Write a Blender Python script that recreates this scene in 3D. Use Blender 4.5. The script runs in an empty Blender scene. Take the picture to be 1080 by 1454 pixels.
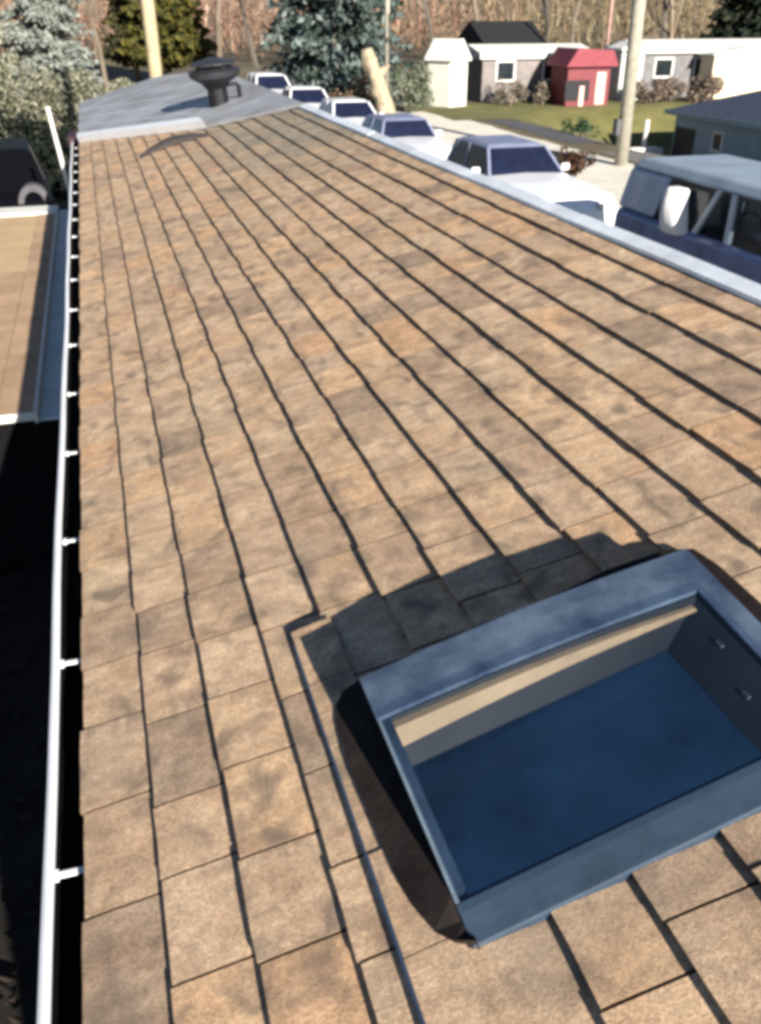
import bpy, bmesh, math, random
from mathutils import Vector, Matrix, noise
random.seed(7)
R = math.radians
sc = bpy.context.scene
COL = sc.collection
TH = R(17.5); ST, CT = math.sin(TH), math.cos(TH)
EAVE = 2.6                      # eave height above the yard
RIDGE_T = 2.145                 # slope length, eave to ridge

# ------------------------------------------------------------------ materials
def mat(name, col, rough=0.7, var=0.25, scale=6.0, spec=0.3, metal=0.0, bump=0.15, bscale=None,
        col2=None, attr=None, detail=5.0, coat=0.0):
    m = bpy.data.materials.new(name); m.use_nodes = True
    nt = m.node_tree; N = nt.nodes; L = nt.links
    b = N['Principled BSDF']
    b.inputs['Roughness'].default_value = rough
    b.inputs['Metallic'].default_value = metal
    b.inputs['Specular IOR Level'].default_value = spec
    if coat: b.inputs['Coat Weight'].default_value = coat; b.inputs['Coat Roughness'].default_value = 0.05
    tc = N.new('ShaderNodeTexCoord')
    nz = N.new('ShaderNodeTexNoise'); nz.inputs['Scale'].default_value = scale
    nz.inputs['Detail'].default_value = detail; nz.inputs['Roughness'].default_value = 0.65
    L.new(tc.outputs['Object'], nz.inputs['Vector'])
    rp = N.new('ShaderNodeValToRGB')
    c2 = col2 if col2 else tuple(min(1, c * (1 + var)) for c in col)
    c1 = col if col2 else tuple(c * (1 - var) for c in col)
    rp.color_ramp.elements[0].color = (*c1, 1); rp.color_ramp.elements[0].position = 0.33
    rp.color_ramp.elements[1].color = (*c2, 1); rp.color_ramp.elements[1].position = 0.67
    L.new(nz.outputs['Fac'], rp.inputs['Fac'])
    out = rp.outputs['Color']
    if attr:
        a = N.new('ShaderNodeAttribute'); a.attribute_name = attr
        mx = N.new('ShaderNodeMix'); mx.data_type = 'RGBA'; mx.blend_type = 'MULTIPLY'
        mx.inputs['Factor'].default_value = 1.0
        L.new(out, mx.inputs[6]); L.new(a.outputs['Color'], mx.inputs[7]); out = mx.outputs[2]
    L.new(out, b.inputs['Base Color'])
    if bump:
        n2 = N.new('ShaderNodeTexNoise'); n2.inputs['Scale'].default_value = bscale or scale * 6
        n2.inputs['Detail'].default_value = 4
        L.new(tc.outputs['Object'], n2.inputs['Vector'])
        bp = N.new('ShaderNodeBump'); bp.inputs['Strength'].default_value = bump
        bp.inputs['Distance'].default_value = 0.01
        L.new(n2.outputs['Fac'], bp.inputs['Height']); L.new(bp.outputs['Normal'], b.inputs['Normal'])
    return m

def siding(name, col, period, axis='Z', rough=0.6, var=0.12):
    """boards: a bump groove repeated along an axis"""
    m = mat(name, col, rough, var, 3.0, bump=0)
    nt = m.node_tree; N = nt.nodes; L = nt.links; b = N['Principled BSDF']
    tc = N.new('ShaderNodeTexCoord'); sp = N.new('ShaderNodeSeparateXYZ'); L.new(tc.outputs['Object'], sp.inputs[0])
    dv = N.new('ShaderNodeMath'); dv.operation = 'DIVIDE'; dv.inputs[1].default_value = period; L.new(sp.outputs[axis], dv.inputs[0])
    fr = N.new('ShaderNodeMath'); fr.operation = 'FRACT'; L.new(dv.outputs[0], fr.inputs[0])
    bp = N.new('ShaderNodeBump'); bp.inputs['Strength'].default_value = 0.8; bp.inputs['Distance'].default_value = 0.03
    L.new(fr.outputs[0], bp.inputs['Height']); L.new(bp.outputs['Normal'], b.inputs['Normal'])
    return m

M = {}
def shingle_material():
    m = mat('shingles', (0.41, 0.278, 0.178), 0.92, 0.2, 9.0, spec=0.15, attr='tint', bump=0.22, bscale=330,
            col2=(0.555, 0.40, 0.268))
    nt = m.node_tree; N = nt.nodes; L = nt.links; b = N['Principled BSDF']
    tc = N.new('ShaderNodeTexCoord')
    src = b.inputs['Base Color'].links[0].from_socket
    # mineral granules
    g = N.new('ShaderNodeTexVoronoi'); g.inputs['Scale'].default_value = 260
    L.new(tc.outputs['Object'], g.inputs['Vector'])
    sep = N.new('ShaderNodeSeparateColor'); L.new(g.outputs['Color'], sep.inputs[0])
    mr = N.new('ShaderNodeMapRange'); mr.inputs['To Min'].default_value = 0.74; mr.inputs['To Max'].default_value = 1.22
    L.new(sep.outputs[0], mr.inputs['Value'])
    mx = N.new('ShaderNodeMix'); mx.data_type = 'RGBA'; mx.blend_type = 'MULTIPLY'; mx.inputs['Factor'].default_value = 1
    L.new(src, mx.inputs[6]); L.new(mr.outputs['Result'], mx.inputs[7])
    # medium mottling stretched up the slope (granule wash)
    mp = N.new('ShaderNodeMapping'); mp.inputs['Scale'].default_value = (14, 38, 14)
    L.new(tc.outputs['Object'], mp.inputs['Vector'])
    n1 = N.new('ShaderNodeTexNoise'); n1.inputs['Scale'].default_value = 1.0; n1.inputs['Detail'].default_value = 4
    L.new(mp.outputs[0], n1.inputs['Vector'])
    mr2 = N.new('ShaderNodeMapRange'); mr2.inputs['From Min'].default_value = 0.3; mr2.inputs['From Max'].default_value = 0.7
    mr2.inputs['To Min'].default_value = 0.80; mr2.inputs['To Max'].default_value = 1.14
    L.new(n1.outputs['Fac'], mr2.inputs['Value'])
    mx2 = N.new('ShaderNodeMix'); mx2.data_type = 'RGBA'; mx2.blend_type = 'MULTIPLY'; mx2.inputs['Factor'].default_value = 1
    L.new(mx.outputs[2], mx2.inputs[6]); L.new(mr2.outputs['Result'], mx2.inputs[7])
    # grey weathering blotches
    n3 = N.new('ShaderNodeTexNoise'); n3.inputs['Scale'].default_value = 2.3; n3.inputs['Detail'].default_value = 6
    L.new(tc.outputs['Object'], n3.inputs['Vector'])
    mr3 = N.new('ShaderNodeMapRange'); mr3.inputs['From Min'].default_value = 0.55; mr3.inputs['From Max'].default_value = 0.75
    mr3.inputs['To Min'].default_value = 0.0; mr3.inputs['To Max'].default_value = 0.4
    L.new(n3.outputs['Fac'], mr3.inputs['Value'])
    mx3 = N.new('ShaderNodeMix'); mx3.data_type = 'RGBA'; mx3.blend_type = 'MIX'
    mx3.inputs[7].default_value = (0.215, 0.18, 0.145, 1)
    L.new(mr3.outputs['Result'], mx3.inputs['Factor']); L.new(mx2.outputs[2], mx3.inputs[6])
    # dark smudges of worn granules
    mp4 = N.new('ShaderNodeMapping'); mp4.inputs['Scale'].default_value = (12, 9, 12)
    L.new(tc.outputs['Object'], mp4.inputs['Vector'])
    n4 = N.new('ShaderNodeTexNoise'); n4.inputs['Scale'].default_value = 1.0; n4.inputs['Detail'].default_value = 3.5
    n4.inputs['Distortion'].default_value = 0.6
    L.new(mp4.outputs[0], n4.inputs['Vector'])
    mr4 = N.new('ShaderNodeMapRange'); mr4.inputs['From Min'].default_value = 0.50; mr4.inputs['From Max'].default_value = 0.72
    mr4.inputs['To Min'].default_value = 0.0; mr4.inputs['To Max'].default_value = 0.8
    L.new(n4.outputs['Fac'], mr4.inputs['Value'])
    mx4 = N.new('ShaderNodeMix'); mx4.data_type = 'RGBA'; mx4.blend_type = 'MIX'
    mx4.inputs[7].default_value = (0.15, 0.115, 0.09, 1)
    L.new(mr4.outputs['Result'], mx4.inputs['Factor']); L.new(mx3.outputs[2], mx4.inputs[6])
    L.new(mx4.outputs[2], b.inputs['Base Color'])
    return m

M['shingle'] = shingle_material()
M['underlay'] = mat('roof felt', (0.12, 0.085, 0.06), 0.95, 0.2, 8)
M['white_metal'] = mat('white painted metal', (0.74, 0.75, 0.77), 0.4, 0.06, 5, spec=0.5, bump=0.05)
M['gutter_dark'] = mat('gutter debris and shade', (0.004, 0.004, 0.005), 0.75, 0.4, 30, bump=0.4, spec=0.1)  # near-black for leaf debris and for the shade inside the gutter
M['grey_metal'] = mat('weathered grey metal roof', (0.20, 0.19, 0.185), 0.55, 0.2, 1.6, metal=0.1, bump=0.3, bscale=5, col2=(0.38, 0.40, 0.43))
M['pale_metal'] = mat('pale metal flashing', (0.50, 0.53, 0.56), 0.42, 0.12, 4, metal=0.3, bump=0.1)
M['edge_metal'] = mat('pale edge metal', (0.70, 0.74, 0.78), 0.5, 0.22, 3, metal=0.15, bump=0.15)
M['skylight_metal'] = mat('blue streaked metal', (0.030, 0.050, 0.095), 0.3, 0.3, 7.0, metal=0.35, spec=0.6, bump=0.08, col2=(0.135, 0.185, 0.26))
M['side_rim'] = mat('worn bright rim', (0.16, 0.21, 0.26), 0.4, 0.3, 9, metal=0.3, bump=0.1)
M['sill'] = mat('grey blue sill', (0.024, 0.040, 0.062), 0.4, 0.35, 6, spec=0.4, bump=0.1, col2=(0.042, 0.066, 0.10))
M['skylight_skirt'] = mat('dark skylight skirt', (0.020, 0.036, 0.062), 0.42, 0.35, 8, spec=0.4, bump=0.1)
M['flash_shade'] = mat('bitumen with painted shade', (0.019, 0.015, 0.014), 0.9, 0.45, 11, bump=0.15, spec=.1)  # blackened to extend the skylight's shadow
M['wood'] = mat('sunlit tan wood', (0.235, 0.17, 0.105), 0.7, 0.12, 9, bump=0.15)  # for the painted sunlit band in the skylight well
M['wall'] = siding('pale siding', (0.55, 0.55, 0.52), 0.2)
M['black_metal'] = mat('black stove metal', (0.006, 0.006, 0.008), 0.55, 0.4, 8, bump=0.1, spec=0.3)
M['black_mid'] = mat('sooty metal', (0.022, 0.022, 0.027), 0.5, 0.4, 8, bump=0.1)
M['tan_roof'] = mat('tan roof boards', (0.36, 0.245, 0.155), 0.85, 0.22, 2.2, bump=0.3)
M['tan_pale'] = mat('pale tan roof panel', (0.43, 0.31, 0.18), 0.8, 0.12, 3, bump=0.2)
M['dark_board'] = mat('boards with painted shade', (0.006, 0.006, 0.007), .9, .3, 3, spec=.05)  # near-black colour paints the shade on the low shed wall
M['strip'] = mat('grey teal strip', (0.42, 0.52, 0.56), .6, .15, 2)
M['white_trim'] = mat('white trim', (0.60, 0.59, 0.55), 0.6, 0.08, 4, bump=0.1)
M['teal_wall'] = siding('slate teal siding', (0.23, 0.31, 0.34), 0.18)
M['navy_roof'] = mat('navy roof shingles', (0.038, 0.052, 0.085), 0.85, 0.3, 5, bump=0.4)
M['grey_wall'] = siding('weathered mauve siding', (0.155, 0.135, 0.13), 0.25, 'X', var=0.25)
M['grey_wall2'] = siding('weathered grey siding', (0.125, 0.12, 0.125), 0.25, 'X', var=0.25)
M['cream_wall'] = siding('cream siding', (0.62, 0.53, 0.38), 0.22)
M['shed_white'] = siding('white shed boards', (0.66, 0.64, 0.56), 0.25, 'X')
M['red'] = siding('red shed boards', (0.15, 0.028, 0.036), 0.25, 'X')
M['dark_open'] = mat('dark doorway', (0.008, 0.009, 0.012), 0.6, 0.3, 4)
M['window_glass'] = mat('dark window glass', (0.012, 0.016, 0.02), 0.08, 0.2, 3, spec=0.6, bump=0)
M['black_roof'] = mat('black roof felt', (0.012, 0.012, 0.014), 0.9, 0.3, 4)
M['concrete'] = mat('pale concrete', (0.62, 0.58, 0.50), 0.9, 0.12, 1.3, bump=0.2)
M['asphalt'] = mat('old asphalt', (0.075, 0.075, 0.085), 0.9, 0.25, 1.5, bump=0.3)
M['gravel'] = mat('grey gravel', (0.15, 0.145, 0.14), 0.95, 0.55, 5.0, bump=0.8, bscale=14)
M['soil'] = mat('yard soil', (0.085, 0.065, 0.042), 0.95, 0.5, 0.35, bump=0.6, bscale=8, col2=(0.15, 0.125, 0.07))
M['shade_soil'] = mat('soil with painted shade', (0.008, 0.007, 0.006), 0.95, 0.5, 2.2, bump=0.6, bscale=12, col2=(0.022, 0.017, 0.012))  # soil darkened, with the house's shade put into the colour
M['lawn'] = mat('lawn', (0.085, 0.088, 0.026), 0.95, 0.4, 0.7, bump=0.8, bscale=9, col2=(0.15, 0.135, 0.05))
M['pole_wood'] = mat('weathered pole wood', (0.29, 0.27, 0.22), 0.8, 0.2, 5, bump=0.3)
M['pole_tan'] = mat('tan pole wood', (0.36, 0.30, 0.19), 0.8, 0.18, 5, bump=0.3)
M['pole_pink'] = mat('rusty pink pole', (0.36, 0.22, 0.19), 0.7, 0.15, 5)
M['bark'] = mat('grey bark', (0.13, 0.10, 0.075), 0.95, 0.3, 9, bump=0.6)
M['bark_brown'] = mat('brown twigs', (0.125, 0.108, 0.088), 0.95, 0.3, 1, attr='tint', bump=0)
M['bark_pale'] = mat('pale dead wood', (0.30, 0.25, 0.175), 0.9, 0.3, 6, bump=0.8, bscale=12)
M['needle'] = mat('foliage', (0.9, 0.9, 0.9), 0.85, 0.15, 2, attr='tint', bump=0, spec=0.1)
M['tyre'] = mat('tyre rubber', (0.012, 0.012, 0.012), 0.85, 0.2, 8)
M['rim'] = mat('wheel rim', (0.45, 0.46, 0.47), 0.35, 0.1, 5, metal=0.7)
M['paint_white'] = mat('white car paint', (0.83, 0.84, 0.86), 0.35, 0.04, 2, spec=0.5, bump=0.0, coat=0.6)
M['paint_dusk'] = mat('dusty blue car top', (0.17, 0.19, 0.28), 0.45, 0.15, 2, spec=0.4, bump=0.0)
M['paint_steel'] = mat('steel blue van paint', (0.36, 0.44, 0.54), 0.4, 0.12, 2, spec=0.5, bump=0.0, coat=0.4)
M['paint_navy'] = mat('navy van paint', (0.11, 0.15, 0.30), 0.4, 0.3, 2.5, spec=0.5, bump=0.0, coat=0.3)
M['paint_black'] = mat('dull black car paint', (0.0035, 0.0035, 0.004), 0.45, 0.2, 2, spec=0.12, bump=0.0)
M['black_glass'] = mat('unlit car glass', (0.003, 0.003, 0.004), 0.35, 0.2, 3, spec=0.15, bump=0)
M['auto_glass'] = mat('tinted car glass', (0.010, 0.013, 0.032), 0.12, 0.2, 3, spec=0.5, bump=0)
M['lamp_clear'] = mat('lamp lens', (0.5, 0.5, 0.5), 0.15, 0.1, 4, spec=0.6)
M['lamp_red'] = mat('red lamp lens', (0.4, 0.02, 0.02), 0.2, 0.1, 4, spec=0.6)
M['seat_white'] = mat('white of added bundle', (0.75, 0.74, 0.74), 0.8, 0.06, 4)
M['seat_red'] = mat('red blanket', (0.22, 0.035, 0.07), 0.9, 0.3, 8)
M['grey_bin'] = mat('grey plastic', (0.07, 0.068, 0.075), 0.6, 0.2, 5)
M['maroon'] = mat('maroon box', (0.04, 0.012, 0.02), 0.6, 0.3, 5)

def see_through():
    m = bpy.data.materials.new('clear van glass'); m.use_nodes = True
    nt = m.node_tree; N = nt.nodes; L = nt.links
    b = N['Principled BSDF']; b.inputs['Base Color'].default_value = (0.02, 0.025, 0.03, 1)
    b.inputs['Roughness'].default_value = 0.08
    t = N.new('ShaderNodeBsdfTransparent'); t.inputs[0].default_value = (0.85, 0.88, 0.9, 1)
    mx = N.new('ShaderNodeMixShader'); mx.inputs[0].default_value = 0.35
    L.new(t.outputs[0], mx.inputs[1]); L.new(b.outputs[0], mx.inputs[2])
    L.new(mx.outputs[0], N['Material Output'].inputs['Surface'])
    return m
M['clear'] = see_through()
def acrylic():
    m = bpy.data.materials.new('blue acrylic cover'); m.use_nodes = True
    nt = m.node_tree; N = nt.nodes; L = nt.links; N.remove(N['Principled BSDF'])
    t = N.new('ShaderNodeBsdfTransparent'); t.inputs[0].default_value = (0.90, 0.94, 0.98, 1)
    g = N.new('ShaderNodeBsdfGlossy'); g.inputs['Roughness'].default_value = 0.06
    tc = N.new('ShaderNodeTexCoord'); nz = N.new('ShaderNodeTexNoise'); nz.inputs['Scale'].default_value = 5
    L.new(tc.outputs['Object'], nz.inputs['Vector'])
    bp = N.new('ShaderNodeBump'); bp.inputs['Strength'].default_value = 0.12; bp.inputs['Distance'].default_value = .02
    L.new(nz.outputs['Fac'], bp.inputs['Height']); L.new(bp.outputs['Normal'], g.inputs['Normal'])
    mx = N.new('ShaderNodeMixShader'); mx.inputs[0].default_value = 0.10; L.new(t.outputs[0], mx.inputs[1]); L.new(g.outputs[0], mx.inputs[2])
    L.new(mx.outputs[0], N['Material Output'].inputs['Surface'])
    return m
M['acrylic'] = acrylic()

def pane_material():
    m = mat('tinted skylight pane', (0.008, 0.025, 0.056), 0.10, 0.5, 3.0, spec=0.5, bump=0.05, bscale=9)
    return m
M['pane'] = pane_material()

# ------------------------------------------------------------------ object helpers
def link(name, me, m=None, parent=None, loc=(0, 0, 0), rotz=0.0, smooth=False):
    o = bpy.data.objects.new(name, me); COL.objects.link(o)
    if m is not None and not me.materials: me.materials.append(m)
    o.location = loc; o.rotation_euler = (0, 0, rotz)
    if parent is not None: o.parent = parent
    if smooth:
        for p in me.polygons: p.use_smooth = True
    return o

def from_bm(name, bm, m=None, parent=None, loc=(0, 0, 0), rotz=0.0, smooth=False, bevel=0.0, segs=2):
    bmesh.ops.recalc_face_normals(bm, faces=bm.faces[:])
    me = bpy.data.meshes.new(name); bm.to_mesh(me); bm.free()
    o = link(name, me, m, parent, loc, rotz, smooth)
    if bevel:
        md = o.modifiers.new('bevel', 'BEVEL'); md.width = bevel; md.segments = segs; md.limit_method = 'ANGLE'
        md.angle_limit = R(35)
    return o

def from_py(name, vs, fs, m=None, parent=None, smooth=False, tint=None):
    me = bpy.data.meshes.new(name); me.from_pydata(vs, [], fs); me.update()
    if tint is not None:
        a = me.color_attributes.new('tint', 'FLOAT_COLOR', 'CORNER')
        for p in me.polygons:
            c = tint[p.index]
            for li in p.loop_indices: a.data[li].color = (*c, 1)
    return link(name, me, m, parent, smooth=smooth)

def thing(name, label, cat, loc=(0, 0, 0), rotz=0.0, group=None):
    o = bpy.data.objects.new(name, None); COL.objects.link(o)
    o.location = loc; o.rotation_euler = (0, 0, rotz); o.empty_display_size = 0.2
    return tag(o, label, cat, group)

def tag(o, label, cat, group=None):
    o['label'] = label; o['category'] = cat
    if group: o['group'] = group
    return o

def box(bm, x0, x1, y0, y1, z0, z1, mtx=None):
    v = [Vector((x, y, z)) for x in (x0, x1) for y in (y0, y1) for z in (z0, z1)]
    if mtx: v = [mtx @ p for p in v]
    b = [bm.verts.new(p) for p in v]
    for f in ((0, 1, 3, 2), (4, 6, 7, 5), (0, 4, 5, 1), (2, 3, 7, 6), (0, 2, 6, 4), (1, 5, 7, 3)):
        bm.faces.new([b[i] for i in f])

def hexa(bm, pts):
    """8 points: bottom four (ccw) then top four"""
    b = [bm.verts.new(p) for p in pts]
    for f in ((3, 2, 1, 0), (4, 5, 6, 7), (0, 1, 5, 4), (1, 2, 6, 5), (2, 3, 7, 6), (3, 0, 4, 7)):
        bm.faces.new([b[i] for i in f])

def tube(bm, pts, rads, n=8, cap=True):
    rings = []
    for i, p in enumerate(pts):
        p = Vector(p)
        d = (Vector(pts[min(i + 1, len(pts) - 1)]) - Vector(pts[max(i - 1, 0)]))
        d = d.normalized() if d.length > 1e-6 else Vector((0, 0, 1))
        a = d.orthogonal().normalized(); b = d.cross(a)
        rings.append([bm.verts.new(p + (a * math.cos(2 * math.pi * k / n) + b * math.sin(2 * math.pi * k / n)) * rads[i]) for k in range(n)])
    for i in range(len(rings) - 1):
        for k in range(n):
            bm.faces.new((rings[i][k], rings[i][(k + 1) % n], rings[i + 1][(k + 1) % n], rings[i + 1][k]))
    if cap:
        bm.faces.new(rings[0][::-1]); bm.faces.new(rings[-1])

def prism(bm, poly, axis, a, b):
    """extrude a 2D polygon (list of (u,v)) along an axis between a and b"""
    def P(u, v, w):
        return {'X': (w, u, v), 'Y': (u, w, v), 'Z': (u, v, w)}[axis]
    r0 = [bm.verts.new(P(u, v, a)) for u, v in poly]; r1 = [bm.verts.new(P(u, v, b)) for u, v in poly]
    n = len(poly)
    for i in range(n): bm.faces.new((r0[i], r0[(i + 1) % n], r1[(i + 1) % n], r1[i]))
    bm.faces.new(r0[::-1]); bm.faces.new(r1)

def rp(t, y, n=0.0):
    """point in roof coordinates: t up the slope, y along the eave, n off the roof plane"""
    return Vector((t * CT - n * ST, y, EAVE + t * ST + n * CT))
RM = Matrix(((CT, 0, -ST, 0), (0, 1, 0, 0), (ST, 0, CT, EAVE), (0, 0, 0, 1)))   # (t, y, n) -> world

# ------------------------------------------------------------------ terrain
def sm(a, b, x):
    u = max(0.0, min(1.0, (x - a) / (b - a))); return u * u * (3 - 2 * u)
def gz(x, y):
    dip = sm(17, 23.5, x) * sm(8, 16, y) * (1 - sm(38.5, 43, y))
    return -1.75 * dip + 0.05 * noise.noise(Vector((x * .15, y * .15, 0))) * sm(3, 9, abs(x))

def sheet(name, x0, x1, y0, y1, m, lift, step=1.0, shape=None, jit=0.0):
    nx = max(1, round((x1 - x0) / step)); ny = max(1, round((y1 - y0) / step))
    vs = []; fs = []
    for j in range(ny + 1):
        for i in range(nx + 1):
            u = i / nx; v = j / ny
            if shape: x, y = shape(u, v)
            else: x = x0 + (x1 - x0) * u; y = y0 + (y1 - y0) * v
            if jit and (i in (0, nx) or j in (0, ny)):
                x += random.uniform(-jit, jit); y += random.uniform(-jit, jit)
            vs.append((x, y, gz(x, y) + lift))
    for j in range(ny):
        for i in range(nx):
            a = j * (nx + 1) + i; fs.append((a, a + 1, a + nx + 2, a + nx + 1))
    o = from_py(name, vs, fs, m, smooth=True); o['kind'] = 'structure'
    return o

def ground():
    xs = [-600, -300, -150, -80, -50, -30] + [-20 + i for i in range(0, 72)] + [55, 60, 70, 90, 130, 200, 350, 700]
    ys = [-400, -150, -60, -30, -15] + [-8 + i for i in range(0, 64)] + [58, 64, 74, 90, 120, 170, 260, 420, 900]
    vs = [(x, y, gz(x, y)) for y in ys for x in xs]; nx = len(xs); fs = []
    for j in range(len(ys) - 1):
        for i in range(nx - 1):
            a = j * nx + i; fs.append((a, a + 1, a + nx + 1, a + nx))
    o = from_py('ground', vs, fs, M['soil'], smooth=True); o['kind'] = 'structure'
ground()
sheet('shaded_yard', -3.2, 0.6, -6, 13.5, M['shade_soil'], 0.006)  # dark sheet painted where the house shades the yard
sheet('pavement', 11.2, 15.6, 4, 43, M['concrete'], 0.012, jit=0.12)
sheet('road', 16.2, 24.0, 30.2, 38.0, M['asphalt'], 0.014, jit=0.12)
sheet('lawn', 15.0, 30.0, 38.3, 46.0, M['lawn'], 0.016, jit=0.2)
sheet('gravel_lane', 0, 1, 0, 1, M['gravel'], 0.02, step=0.04,
      shape=lambda u, v: (15.9 + 7.5 * u, 12.0 + (27.5 - 12.0) * v))
sheet('street', 3.6, 10.9, -12, 60, M['asphalt'], 0.010)
hv = []; hf = []
for i in range(61):
    x = -260 + i * 12
    h = 7 + 3 * noise.noise(Vector((i * .21, 3.3, 0)))
    hv += [(x, 190 + 20 * noise.noise(Vector((i * .1, 0, 0))), -1), (x, 235, h), (x, 330, h + 5)]
for i in range(60):
    for k in range(2):
        a = i * 3 + k; hf.append((a, a + 3, a + 4, a + 1))
hl = from_py('hills', hv, hf, mat('wooded hillside', (0.10, 0.075, 0.055), 0.95, 0.4, 0.08, bump=0), smooth=True); hl['kind'] = 'structure'

# ------------------------------------------------------------------ the house we stand on
house = thing('shingled_house', 'low house with tan shingle roof, skylight and white gutter filling the foreground', 'house', (0, 0, 0))
def yj(t):   # where the shingles stop and the grey metal roofing begins
    return 12.1 - 2.05 * t if t < 1.3 else 9.435 - 1.15 * (t - 1.3)

EXPO = 0.143
SKY = (0.60, 1.275, 0.726, 1.225)      # skylight footprint t0,t1,y0,y1
def build_shingles():
    rng = random.Random(11)
    vs = []; fs = []; tint = []
    pal = [(1.0, 1.0, 1.0), (1.05, 1.02, 0.98), (0.94, 0.93, 0.92), (0.86, 0.85, 0.86), (1.08, 1.02, 0.94),
           (0.76, 0.76, 0.78), (1.02, 0.98, 0.92), (1.04, 0.94, 0.84), (0.98, 1.0, 1.0), (0.70, 0.71, 0.74)]
    wts = [6, 5, 4, 3.0, 3, 2.0, 4, 1.8, 4, 1.1]
    for k in range(16):
        t0 = k * EXPO; t1 = min(t0 + EXPO + 0.03, RIDGE_T)
        if k == 15: break
        ye = yj(t0 + 0.07); y = -2.6 + rng.uniform(-.2, 0)
        drift = rng.uniform(-.004, .004)
        ph = rng.uniform(0, 100); alt = k
        while y < ye:
            w = rng.choice([0.175, 0.20, 0.205, 0.21, 0.235]) * rng.uniform(.96, 1.04); alt += 1
            yb = min(y + w, ye + 0.05)
            thick = .0225 + .0030 * noise.noise(Vector((y * .9 + ph, k * 2.3, 4))) + rng.choice((0, 0, .0012, .0022))
            thick = (thick + (.0012 if alt % 2 else -.0006)) * (1.04 - .022 * k)
            off = rng.uniform(-.0018, .0012) + drift + (-.0020 if alt % 2 else .0008) + rng.uniform(-.0016, .0012)
            base = rng.choices(pal, wts)[0]; f = rng.uniform(.93, 1.07)
            base = tuple(c * f for c in base)
            # dull lichen-grey granules gather near the ridge toward the far end
            yc = (y + yb) / 2
            g = sm(4.8, 7.8, yc + .5 * noise.noise(Vector((yc, t0 * 3, 0)))) * sm(0.7, 1.7, t0) * (0.5 + 0.5 * rng.random())
            base = tuple(base[i] * (1 - g) + (0.44, 0.62, 0.76)[i] * g for i in range(3))
            gap = 0.0030
            NX, NY = 5, 4
            i0 = len(vs)
            for j in range(NY + 1):
                yy = y + gap + (yb - y - 2 * gap) * j / NY
                for i in range(NX + 1):
                    u = (i / NX) ** 1.3
                    tj = t0 + off + 0.0020 * noise.noise(Vector((yy * 13 + ph, k * 3.1, 0))) if i == 0 else t0 + off + (t1 - t0 - off) * u
                    nn = thick * (1 - u) + 0.001 * u + 0.0014 * noise.noise(Vector((tj * 30, yy * 22, k)))
                    if i == 0: nn -= 0.0015
                    vs.append(rp(tj, yy, nn))
            for j in range(NY):
                for i in range(NX):
                    a = i0 + j * (NX + 1) + i
                    fs.append((a, a + 1, a + NX + 2, a + NX + 1)); tint.append(base)
            # butt edge and the two cut ends
            b0 = len(vs)
            for j in range(NY + 1):
                p = vs[i0 + j * (NX + 1)]; yy = p.y
                vs.append(rp(t0 + off + 0.004, yy, -0.001))
            for j in range(NY):
                fs.append((i0 + j * (NX + 1), i0 + (j + 1) * (NX + 1), b0 + j + 1, b0 + j)); tint.append(tuple(c * .55 for c in base))
            for jj in (0, NY):
                e0 = len(vs)
                for i in range(NX + 1):
                    p = vs[i0 + jj * (NX + 1) + i]
                    u = (i / NX) ** 1.3
                    vs.append(rp(t0 + off + (t1 - t0 - off) * u, p.y, -0.001))
                for i in range(NX):
                    a = i0 + jj * (NX + 1) + i
                    fs.append((a, a + 1, e0 + i + 1, e0 + i)); tint.append(tuple(c * .4 for c in base))
            y = yb
    return vs, fs, tint
vs, fs, tint = build_shingles()
# drop tabs buried under the skylight opening
from_py('roof', vs, fs, M['shingle'], house, tint=tint)

# roof deck under the shingles (both slopes) and walls
bm = bmesh.new()
xr = RIDGE_T * CT; zr = EAVE + RIDGE_T * ST
hexa(bm, [rp(0.01, -2.7, -.10), rp(RIDGE_T, -2.7, -.10), rp(RIDGE_T, 17.3, -.10), rp(0.01, 17.3, -.10),
          rp(0.01, -2.7, -.0025), rp(RIDGE_T, -2.7, -.0025), rp(RIDGE_T, 17.3, -.0025), rp(0.01, 17.3, -.0025)])
from_bm('roof_deck', bm, M['underlay'], house)
bm = bmesh.new()
prism(bm, [(.22, -.1), (xr - .03, -.1), (xr - .03, zr - .125), (.22, EAVE - .06)], 'Y', -2.4, 16.6)
from_bm('wall', bm, M['wall'], house)
bm = bmesh.new()
box(bm, 0.018, 0.04, -2.7, 17.3, EAVE - .16, EAVE - .012)
from_bm('fascia', bm, M['white_metal'], house)
# bent pale metal edging along the high side
bm = bmesh.new()
y = -2.72; i = 0
while y < 9.9:
    yb = y + 3.02; l = .021 + .0025 * (i % 2); w_ = .058
    A = [(RIDGE_T - w_, l - .012), (RIDGE_T - w_ + .006, l), (RIDGE_T + .006, l + .004), (RIDGE_T + .012, l - .004), (RIDGE_T + .012, -.07), (RIDGE_T + .004, -.07), (RIDGE_T + .002, l - .012)]
    ye = min(yb, 10.0)
    n0 = 8; rings = []
    for q in range(n0 + 1):
        yy = y + (ye - y) * q / n0; wv = .006 * noise.noise(Vector((yy * 1.1, 2, 0)))
        rings.append([bm.verts.new(rp(t + wv, yy, n + .004 * noise.noise(Vector((yy * 1.7, 7, 0))))) for t, n in A])
    for ra, rb in zip(rings[:-1], rings[1:]):
        for k in range(len(A)): bm.faces.new((ra[k], ra[(k + 1) % len(A)], rb[(k + 1) % len(A)], rb[k]))
    bm.faces.new(rings[0]); bm.faces.new(rings[-1][::-1])
    y = yb - .012; i += 1
from_bm('roof_edging', bm, M['edge_metal'], house)

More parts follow.
